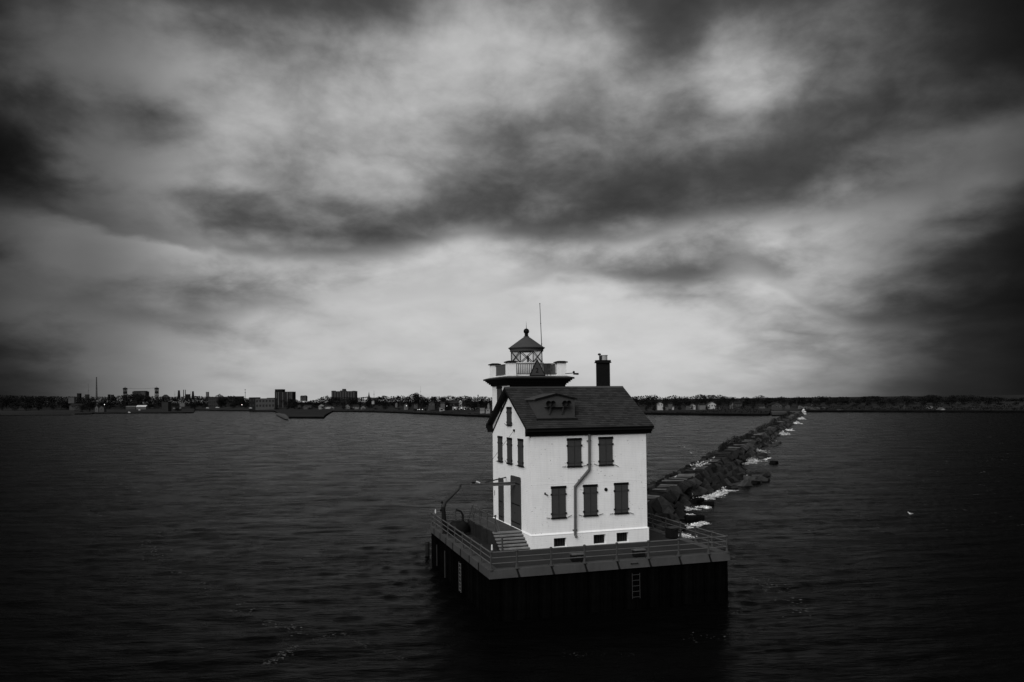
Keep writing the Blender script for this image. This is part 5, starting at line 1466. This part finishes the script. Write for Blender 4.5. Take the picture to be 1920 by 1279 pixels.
# ---- buildings across the water; farther ones painted paler, haze put into the colour
FH = Vector((math.cos(YAW), math.sin(YAW), 0)); RH = Vector((math.sin(YAW), -math.cos(YAW), 0))
def frame_at(xc, yb, D, rot=0.0):
    p = at(xc, yb, D)
    Mx = Matrix(((RH.x, FH.x, 0, p[0]), (RH.y, FH.y, 0, p[1]), (0, 0, 1, p[2]), (0, 0, 0, 1)))
    return Mx @ Matrix.Rotation(rot, 4, 'Z'), p
def house(x0, x1, yt, yb, D, v, label, name='house', cat='house', gable=True, rv=0.022, rot=0.0, nw=2, eave=0.55, dep=None, group='houses along the far shore', chim=False):
    Mx, p = frame_at((x0+x1)/2, yb, D, rot)
    w = (x1-x0)*D/FPX; h = (yb-yt)*D/FPX; d = dep or max(5.0, w*0.9)
    t = thing(name, tuple(p), label, cat, group)
    he = h*eave
    wm = grey(round(v*0.75, 3)); rm = grey(round(rv*0.8, 3))
    mb = MB(Mx)
    if gable: mb.prism([(-w/2, -4), (w/2, -4), (w/2, he), (0, h-0.15), (-w/2, he)], 'y', 0, d)
    else: mb.prism([(0, -4), (d, -4), (d, he), (d/2, h-0.15), (0, he)], 'x', -w/2, w/2)
    mb.build('wall', wm, t)
    mb = MB(Mx); o = w*0.06+0.2; th_ = 0.25
    if gable:
        k = (h-he)/(w/2); mb.prism([(-w/2-o, he-k*o), (0, h-0.15), (w/2+o, he-k*o), (w/2+o, he-k*o+th_), (0, h+0.12), (-w/2-o, he-k*o+th_)], 'y', -0.4, d+0.4)
    else:
        k = (h-he)/(d/2); mb.prism([(-0.4, he-k*0.4), (d/2, h-0.15), (d+0.4, he-k*0.4), (d+0.4, he-k*0.4+th_), (d/2, h+0.12), (-0.4, he-k*0.4+th_)], 'x', -w/2-0.3, w/2+0.3)
    rf = mb.build('roof', rm, t)
    if chim:
        mb = MB(Mx); mb.box(w*0.2, w*0.2+0.8, d*0.4, d*0.4+0.8, h*0.7, h+0.9); mb.build('chimney', grey(0.03), rf)
    for i in range(nw):
        cx_ = -w/2 + w*(i+0.5)/nw; ww = min(1.2, w/nw*0.35)/2
        z0, z1 = he*0.35, he*0.75
        mb = MB(Mx); mb.box(cx_-ww-0.08, cx_+ww+0.08, -0.06, 0.02, z0-0.08, z1+0.08); wn_ = mb.build('window', grey(0.3 if v < 0.3 else 0.08), t)
        mb = MB(Mx); mb.box(cx_-ww, cx_+ww, -0.09, -0.062, z0, z1); mb.build('pane', M['dark_glass'], wn_)
    return t
def block(x0, x1, yt, yb, D, v, label, name='building', cat='building', dep=14, cols=0, floors=0, pil=(), pv=0.09, caps=(), cv=None, group=None, rot=0.0, win_v=None):
    Mx, p = frame_at((x0+x1)/2, yb, D, rot)
    sc = D/FPX; w = (x1-x0)*sc; h = (yb-yt)*sc; xc = (x0+x1)/2
    t = thing(name, tuple(p), label, cat, group)
    mb = MB(Mx); mb.box(-w/2, w/2, 0, dep, -5, h); mb.build('wall', grey(v), t)
    mb = MB(Mx); mb.box(-w/2-0.3, w/2+0.3, -0.3, dep+0.3, h+0.002, h+0.5); rf = mb.build('roof', grey(v*0.8), t)
    for (a, b, y0) in caps:
        mb = MB(Mx); mb.box((a-xc)*sc, (b-xc)*sc, 1.0, dep-1, h+0.502, (yb-y0)*sc); mb.build('penthouse', grey(cv or v), rf)
    for (a, b) in pil:
        mb = MB(Mx); mb.box((a-xc)*sc, (b-xc)*sc, -0.7, -0.002, -1, h-0.3); mb.build('pilaster', grey(pv), t)
    if cols and floors:
        for j in range(floors):
            for i in range(cols):
                cx_ = -w/2 + w*(i+0.5)/cols; cz = h*(j+0.5)/floors
                ww, hh = w/cols*0.28, h/floors*0.25
                mb = MB(Mx); mb.box(cx_-ww, cx_+ww, -0.12, -0.003, cz-hh, cz+hh); mb.build('window', M['dark_glass'] if win_v is None else grey(win_v), t)
    return t
SA = 0.045
block(515.3, 549.5, 735, 764, 1560, 0.016, 'tall apartment tower with pale vertical stripes and a darker penthouse', cols=12, floors=11, pil=[(518.3,519.3),(521.6,523),(530,531.2),(538.3,540),(543.6,544.8),(546.6,547.5)], pv=0.075, caps=[(515.3,529.8,729.8)], cv=0.010, dep=20)
block(621.5, 667, 734, 750, 1620, 0.05, 'wide apartment slab with ribbed front and roof plant above the trees', cols=0, floors=0, pil=[(621.5+i*5.05+3.0, 621.5+i*5.05+5.0) for i in range(9)], pv=0.018, caps=[(621.6,626.5,732.4),(637.5,647,732.2),(641.5,646,729.2),(660.5,664.3,733)], cv=0.035, dep=18)
block(467, 484, 745.6, 765, 1500, 0.014, 'dark flat-roofed block left of the pale colonnaded building', cols=3, floors=2)
block(479, 515, 747.5, 765, 1490, 0.055, 'low pale colonnaded building beside the striped apartment tower', cols=6, floors=2, caps=[(500,513,746)], dep=16)
block(390, 440, 744.3, 764, 1850, 0.030, 'long low brick building with rows of windows', cols=14, floors=3, dep=20)
block(440, 454, 743.5, 763, 1860, 0.022, 'narrow dark building at the right end of the long brick building', cols=2, floors=2)
block(248, 273.5, 734.5, 750, 2150, 0.022, 'boxy dark mill building on the rise behind the lift bridge', cols=5, floors=2, caps=[(250,271,733)], pil=[(264,272)], pv=0.04, dep=20)
block(303, 315.2, 754, 770.5, 1400, 0.026, 'plain grey windowless shed on the wharf', 'shed', 'shed', dep=14)
house(313.5, 318, 757, 760, 1480, 0.10, 'pale low roof beside the wharf shed', gable=False, nw=1)
block(337, 346, 755.5, 757.5, 1500, 0.09, 'thin pale flat roof behind the wharf bush', 'canopy', 'canopy', dep=6)
block(144.3, 149.5, 738, 747, 1900, 0.012, 'squat dark rooftop block on the left skyline', dep=8)
block(159.2, 164.5, 740, 747, 1900, 0.018, 'smaller dark block right of the squat block on the left skyline', dep=8)
block(202, 204.3, 740, 747, 1900, 0.012, 'narrow dark block left of the lift bridge', dep=6)
block(207, 211.5, 740.5, 747, 1900, 0.02, 'short grey block just left of the lift bridge', dep=6)
block(128, 139, 745, 752, 1750, 0.06, 'pale low building showing through the left wood', dep=8)
house(130, 152, 757, 765, 1560, 0.06, 'pale low house behind the black clump on the point', gable=False, nw=3, eave=0.5)
house(178, 184, 760, 770, 1450, 0.12, 'narrow pale shed right of the black clump on the point', nw=1)
house(185, 195, 761, 770, 1450, 0.07, 'grey shed beside the narrow pale shed', nw=1)
house(303, 314, 740, 746, 2100, 0.05, 'grey domed roof on the skyline right of the lift bridge', 'hall', 'hall', gable=True, rv=0.06, eave=0.3, nw=0)
block(386, 390.3, 735.2, 746, 2250, 0.085, 'pale square water tank on the skyline', 'water_tank', 'tank', dep=7)
def shape_tower(x, yt, yb, D, wt, wb, v, label, name, cat, extra=None):
    sc = D/FPX; Mx, p = frame_at(x, yb, D); h = (yb-yt)*sc
    t = thing(name, tuple(p), label, cat)
    mb = MB(Mx); mb.bar((0,0,-6), (0,0,h), wb*sc/2, 10, wt*sc/2); mb.build('shaft', grey(v), t)
    mb = MB(Mx); mb.bar((0,0,h-1.2), (0,0,h+0.3), wt*sc/2*1.15, 10); mb.build('cap', grey(v*0.7), t)
    return t
shape_tower(181, 707.5, 745, 1900, 1.7, 3.6, 0.06, 'tall tapering smokestack on the left skyline', 'smokestack', 'smokestack')
shape_tower(344.3, 731, 744, 2250, 1.3, 1.6, 0.01, 'left one of the twin thin stacks at the mill', 'mill_stack', 'stack')
shape_tower(347.6, 731, 744, 2250, 1.2, 1.5, 0.01, 'right one of the twin thin stacks at the mill', 'mill_stack', 'stack')
shape_tower(335.5, 732.3, 744, 2250, 3.4, 6.0, 0.012, 'flaring dark furnace tower left of the twin stacks', 'furnace_tower', 'tower')
shape_tower(361.8, 734, 744, 2250, 3.2, 5.4, 0.014, 'flaring dark furnace tower right of the twin stacks', 'furnace_tower', 'tower')
shape_tower(896.5, 740.8, 750, 800, 1.7, 1.9, 0.012, 'stubby dark chimney rising from the wood near the lighthouse wall', 'brick_chimney', 'chimney')
block(348, 355, 739.5, 745, 2250, 0.012, 'low dark mill roof under the twin stacks', dep=8)
def mast(x, yt, yb, D, label, r=0.35, plat=False, v=0.05):
    sc = D/FPX; Mx, p = frame_at(x, yb, D); h = (yb-yt)*sc
    t = thing('radio_mast', tuple(p), label, 'mast')
    mb = MB(Mx); mb.bar((0,0,-5), (0,0,h), r, 5, r*0.5); mb.build('pole', grey(v), t)
    mb = MB(Mx)
    for z in ((h*0.68, h*0.98) if plat else (h*0.5,)): mb.lathe([(r*1.9, z-0.5), (r*1.9, z+0.5)], (0,0,0), 8)
    mb.build('antenna_ring', grey(v), t)
mast(165.6, 719, 746, 1900, 'thin guyed mast left of the tall smokestack', 0.42, v=0.06)
mast(459.8, 730.2, 749, 1600, 'cell mast with antenna rings left of the colonnaded building', 0.55, True, 0.02)
mast(328, 733.5, 745, 2250, 'thin pale mast left of the furnace towers', 0.45, v=0.10)
mast(357, 733.3, 745, 2250, 'thin pale mast between the twin stacks and a furnace tower', 0.45, v=0.10)
mast(701.3, 733, 746, 1400, 'thin mast right of the church spire', 0.35, v=0.03)
mast(788.5, 724, 745, 1100, 'very faint thin mast above the big round tree', 0.14, v=0.12)
# lift bridge
Db = 1820; sc = Db/FPX
Mx, p = frame_at(265, 765, Db)
lb = thing('lift_bridge', tuple(p), 'lift bridge with two dark lattice towers joined by a sagging cable', 'bridge')
for xt, yt in ((234.8, 727.5), (294, 728)):
    a = (xt-265)*sc; h = (765-yt)*sc
    mb = MB(Mx)
    for dx in (-3.0, 3.0):
        for dy in (-3, 3): mb.bar((a+dx*1.15, dy*1.15, -3), (a+dx*0.9, dy*0.9, h), 0.55, 4)
    nb = 8
    for k in range(nb):
        z0, z1 = h*k/nb, h*(k+1)/nb
        for dy in (-3, 3):
            mb.bar((a-3, dy, z0), (a+3, dy, z1), 0.35, 4); mb.bar((a+3, dy, z0), (a-3, dy, z1), 0.35, 4); mb.bar((a-3, dy, z1), (a+3, dy, z1), 0.4, 4)
    tw = mb.build('tower', M['black'], lb)
    mb = MB(Mx); mb.box(a-3.8, a+3.8, -3.5, 3.5, h-3.2, h-0.2); mb.box(a-2.2, a+2.2, -2, 2, h-0.199, h+1.2); mb.build('sheave_house', M['black'], tw)
    mb = MB(Mx); mb.box(a-3.2, a+3.2, -3, 3, h-12.5, h-7.5); mb.build('counterweight', M['black'], tw)
    mb = MB(Mx); mb.bar((a, 0, h+1.2), (a, 0, h+4.0), 0.25, 5); mb.build('mast', M['black'], tw)
mb = MB(Mx); pts = []
for k in range(13):
    f = k/12; pts.append(((234.8+(294-234.8)*f-265)*sc, 0, (765-727.5+0.2)*sc - 2.0*4*f*(1-f)))
for a, b in zip(pts[:-1], pts[1:]): mb.bar(a, b, 0.22, 4)
mb.build('cable', grey(0.06), lb)
mb = MB(Mx); mb.box((190-265)*sc, (345-265)*sc, -5, 5, 2.0, 4.5); mb.build('deck', M['black'], lb)
# wharf clutter
house(255.5, 273.5, 760, 763.6, 1420, 0.10, 'long low shed with bright white roof on the wharf', 'shed', 'shed', gable=False, rv=0.55, eave=0.25, nw=2, dep=8)
house(236, 254, 761.4, 763.6, 1425, 0.05, 'long low shed with dull grey roof on the wharf', 'shed', 'shed', gable=False, rv=0.12, eave=0.3, nw=2, dep=8)
def boat(x, y, wpx, D, label):
    sc = D/FPX; Mx, p = frame_at(x, y, D); w = wpx*sc
    t = thing('boat', tuple(p), label, 'boat', 'small craft along the shore')
    mb = MB(Mx); mb.hexa([(-w*.42,-.7,0),(w*.38,-.7,0),(w*.38,.7,0),(-w*.42,.7,0),(-w*.5,-1,1.0),(w*.55,-.3,1.2),(w*.55,.3,1.2),(-w*.5,1,1.0)]); mb.build('hull', grey(0.4), t)
    mb = MB(Mx); mb.hexa([(-w*.3,-.6,1.05),(w*.1,-.6,1.05),(w*.1,.6,1.05),(-w*.3,.6,1.05),(-w*.27,-.5,2.0),(w*.0,-.5,2.0),(w*.0,.5,2.0),(-w*.27,.5,2.0)]); mb.build('cabin', grey(0.35), t)
boat(242.5, 774, 4.5, depth_of(242, 775.9)+3, 'small pale boat moored under the wharf wall')
boat(261.5, 769.3, 4.0, 1400, 'small pale boat hauled up behind the wharf')
boat(389, 765.5, 6, 1800, 'pale boat on the shore, first in the row under the long brick building')
boat(407.5, 764.6, 8, 1800, 'longer pale boat on the shore, second in the row under the long brick building')
boat(419, 767, 5, 1790, 'dull boat on the shore, third in the row under the long brick building')
boat(433.5, 766.7, 7, 1790, 'pale boat on the shore, last in the row under the long brick building')
boat(470, 765.8, 6, 1500, 'small boat on the bank before the dark flat-roofed block')
for (xx, yy, lab) in ((326.5, 767, 'pale stone left of the wharf bush'), (338.5, 766.5, 'pale stone right of the wharf bush')):
    Mx, p = frame_at(xx, yy, 1370)
    me = stone_mesh('pale_stone', (3.4, 2.0, 2.4), 0.2, 0.3, grey(0.12), int(xx)); o = bpy.data.objects.new('pale_stone', me); COL.objects.link(o); o.location = (p[0], p[1], p[2]+1.0)
    tag(o, lab, 'stone', 'pale stones by the wharf bush')
# church
Mx, p = frame_at(691.5, 752, 1420)
cs_ = thing('church', tuple(p), 'church with a thin dark spire on the skyline', 'church')
sc = 1420/FPX
mb = MB(Mx); mb.box(-1.6*sc, 1.6*sc, 0, 4, -5, 9*sc); mb.build('tower', grey(0.02), cs_)
mb = MB(Mx); mb.bar((0, 2, 9*sc), (0, 2, 17*sc), 1.5*sc, 4, 0.15); mb.build('spire', grey(0.02), cs_)
mb = MB(Mx); mb.prism([(2, -5), (9, -5), (9, 3), (5.5, 6), (2, 3)], 'x', 0, 14); mb.build('nave', grey(0.03), cs_)
# houses, apartment tower to lighthouse
H = [
 (558,564,758,765,0.05,'small grey house between the striped tower and the grey low hall',1),
 (569,583.5,759.5,764,0.07,'pale low hall with its roof line behind the bulkhead',0),
 (563,574,741.8,748,0.05,'pale stepped building on the skyline right of the striped tower',0),
 (597.3,608,757.5,765,0.22,'pale two-storey house at the bend of the shore',1),
 (609,620,760.5,764.5,0.35,'white low house right of the two-storey house at the bend',0),
 (620,626.5,762,766,0.20,'pale cottage left of the sprawling bare tree',1),
 (646.5,656,758,766.5,0.14,'grey gabled house right of the sprawling bare tree',1),
 (661.5,672.5,759,766.5,0.16,'pale house with twin roof pitch below the wide apartment slab',0),
 (676.5,685,761,766.5,0.20,'pale cottage by the bank below the church spire',1),
 (697,701.5,750.5,753,0.30,'bright white gable among the trees below the skyline mast',1),
 (741,745,754.5,758.5,0.12,'tiny pale gable deep in the trees',1),
 (757.5,764.5,756,763,0.12,'pale house with a lit lamp deep in the trees',1),
 (803.5,815,752.5,761.5,0.055,'grey gabled barn left of the marina',1),
 (826,834,754,758.5,0.10,'pale gabled house above the marina sheds',0),
 (776,783,757.5,761,0.07,'low grey roof left of the grey gabled barn',0),
 (802.5,808,763,769.5,0.05,'grey kiosk behind the tall poles left of the marina',0),
 (834,862,750.5,763,0.018,'big dark roofed hall behind the marina tower',0),
 (914,917.5,755,760,0.18,'tiny pale gable in the trees right of the marina tower',1),
]
for x0, x1, yt, yb, v, lab, g in H:
    D = D1((x0+x1)/2)+random.uniform(14, 36)+(70 if x0 == 834 else 0)
    if yt < 745: D = D1((x0+x1)/2)+90
    house(x0, x1, yt, yb, D, v, lab, gable=bool(g), nw=2 if x1-x0 < 12 else 4, rv=0.02 if v > 0.1 else 0.03, chim=(x1-x0 > 8))
# marina
Dm = max(D1(824), D1(850), D1(884))+6
block(824, 848.5, 765.3, 770.8, Dm+22, 0.24, 'long pale marina shed left of the white tower building', 'marina_shed', 'shed', dep=8, cols=3, floors=1, caps=[(824,830,764.8)])
mr = block(848.8, 881, 763.4, 771.3, Dm+5, 0.34, 'white marina building with a small square tower', 'marina_building', 'building', dep=9, cols=5, floors=1)
Mx, p = frame_at((848.8+881)/2, 771.3, Dm+5); sc = (Dm+5)/FPX; xc = (848.8+881)/2
mb = MB(Mx); mb.box((860.6-xc)*sc, (866.2-xc)*sc, 1.5, 4.5, 8*sc, (771.3-754)*sc); mb.prism([((860.2-xc)*sc, (771.3-754)*sc), ((866.6-xc)*sc, (771.3-754)*sc), ((863.9-xc)*sc, (771.3-750.4)*sc), ((862.9-xc)*sc, (771.3-750.4)*sc)], 'y', 1.4, 4.6); tw = mb.build('lookout_tower', grey(0.4), mr)
mb = MB(Mx); mb.box((862.2-xc)*sc, (864.6-xc)*sc, 1.44, 1.49, 9*sc, 11*sc); mb.build('tower_window', M['dark_glass'], tw)
block(882, 893.5, 765.5, 771.4, Dm-20, 0.28, 'small white marina shed with two dark doors', 'marina_shed', 'shed', dep=7, cols=2, floors=1)
block(900, 908.5, 766.2, 771.8, D1(898)+8, 0.18, 'pale marina shed with ribbed wall', 'marina_shed', 'shed', dep=7, cols=4, floors=1, win_v=0.1)
house(911, 918.5, 764.8, 772, D1(909)+8, 0.24, 'pale round-topped boathouse nearest the lighthouse', 'boathouse', 'boathouse', nw=1, eave=0.6, rv=0.2)
for x, wh in ((799.5, 'leftmost'), (802, 'middle'), (809.5, 'rightmost')):
    Mx, p = frame_at(x, 770, D1(x)+8); sc = (D1(x)+8)/FPX
    t = thing('pole', tuple(p), wh+' of three thin grey poles left of the marina', 'pole', 'thin poles left of the marina')
    mb = MB(Mx); mb.bar((0,0,-2), (0,0,10*sc), 0.12, 5, 0.09); mb.build('shaft', grey(0.08), t); mb = MB(Mx); mb.box(-0.5, 0.5, -0.1, 0.1, 9.4*sc, 9.7*sc); mb.build('cross_arm', grey(0.08), t)
# houses right of the lighthouse
H2 = [
 (1233,1243,754.2,761.5,0.40,'white gabled house nearest the lighthouse roof',1),
 (1246.5,1253.5,761.2,764.2,0.10,'dull low house right of the white house nearest the lighthouse roof',0),
 (1259.8,1263.6,761.8,764.6,0.45,'tiny white shed below the trees',1),
 (1253,1260.5,755.8,758.8,0.08,'grey roof in the trees above the tiny white shed',0),
 (1286,1293.5,759.8,764.4,0.07,'grey house left of the white twin-gabled house',1),
 (1296,1304,757.8,764.4,0.42,'white twin-gabled house in the middle of the wood',1),
 (1311.5,1323.5,757,761.5,0.14,'grey long roofed house left of the big white gable',0),
 (1328,1342.5,753.8,763.5,0.42,'big white gabled house with dark upper window',1),
 (1344,1351,761,764.5,0.18,'pale low annex right of the big white gable',0),
 (1371.5,1377,753.2,763.2,0.16,'narrow pale tall house',1),
 (1378.5,1392,753.5,761.5,0.055,'grey hip-roofed house right of the narrow tall house',0),
 (1424,1434.5,758.8,765,0.09,'grey house behind the bank scrub',0),
 (1446.5,1466.5,753.8,765.5,0.055,'broad grey gabled house above the sandy beach',1),
 (1472,1481.5,757,765.2,0.06,'grey gabled house left of the large bare tree',1),
 (1503,1519,759,764.5,0.16,'pale long low house right of the large bare tree',0),
 (1520,1524.5,757.5,764,0.28,'white narrow gable right of the pale long low house',1),
 (1526,1537,759.8,764.5,0.14,'pale low cottage row above the beach',0),
 (1541,1547.5,760.5,764.5,0.07,'dull cottage right of the pale cottage row',0),
 (1570,1582,764.2,769.8,0.08,'grey boathouse alone near the water',0),
 (1650,1658,766.5,770.5,0.05,'dull shed by the water in the dark wood',0),
 (1693,1698,759,762.5,0.06,'dull gable deep in the dark wood',1),
 (1741,1749,759,762.4,0.22,'pale flat house highest on the right shore',0),
 (1750,1760.5,764.5,767.2,0.22,'pale low house left of the white waterside house',0),
 (1763,1773,764.3,772,0.30,'white waterside house with wide porch at right',1),
 (1820,1826,763.5,767,0.06,'dull gable among the black trees at far right',1),
]
for x0, x1, yt, yb, v, lab, g in H2:
    D = D0((x0+x1)/2)+random.uniform(16, 38)
    if x0 < 1441: D = D1((x0+x1)/2)+random.uniform(10, 30)
    if yb > 768: D = D0((x0+x1)/2)+4
    house(x0, x1, yt, yb, D, v, lab, gable=bool(g), nw=2 if x1-x0 < 12 else 3, rv=0.02 if v < 0.3 else 0.10, rot=random.uniform(-0.25, 0.25), chim=(x1-x0 > 9))
# lit lamps on the far shore
LP = [(195.8,758.6,'bright lamp on the wharf near the lift bridge',1.5),(453.6,759,'bright lamp on a post left of the colonnaded building',1.7),(762,761,'bright lamp deep in the trees left of the marina',1.4),(783.6,767.8,'first of three lamps in a row by the low quay',1.1),(786.6,767.7,'second of three lamps in a row by the low quay',1.1),(792,767.7,'third of three lamps in a row by the low quay, set apart',1.2),(838,761.3,'small lamp above the long marina shed',0.9),(853,765,'lamp on the left wing of the white marina building',1.5),(864.6,765.2,'lamp under the tower of the white marina building',1.9),(870.8,767.6,'lamp on the right wing of the white marina building',1.5)]
for x, y, lab, wpx in LP:
    D = D1(x)+8
    if 846 < x < 882: D = Dm+3
    sc = D/FPX; Mx, p = frame_at(x, y, D)
    zb = zland(x, D)-p[2]
    t = thing('lit_lamp', (p[0], p[1], p[2]+zb), lab, 'lamp', 'lit lamps on the far shore'); wpx *= 0.8
    mb = MB(Mx); mb.bar((0,0,zb), (0,0,-0.1), 0.10, 5, 0.07); mb.build('post', M['black'], t)
    mb = MB(Mx); mb.ball((0,0,0), wpx*sc/2, 10, 6); mb.build('globe', M['lamp'], t, smooth=True)
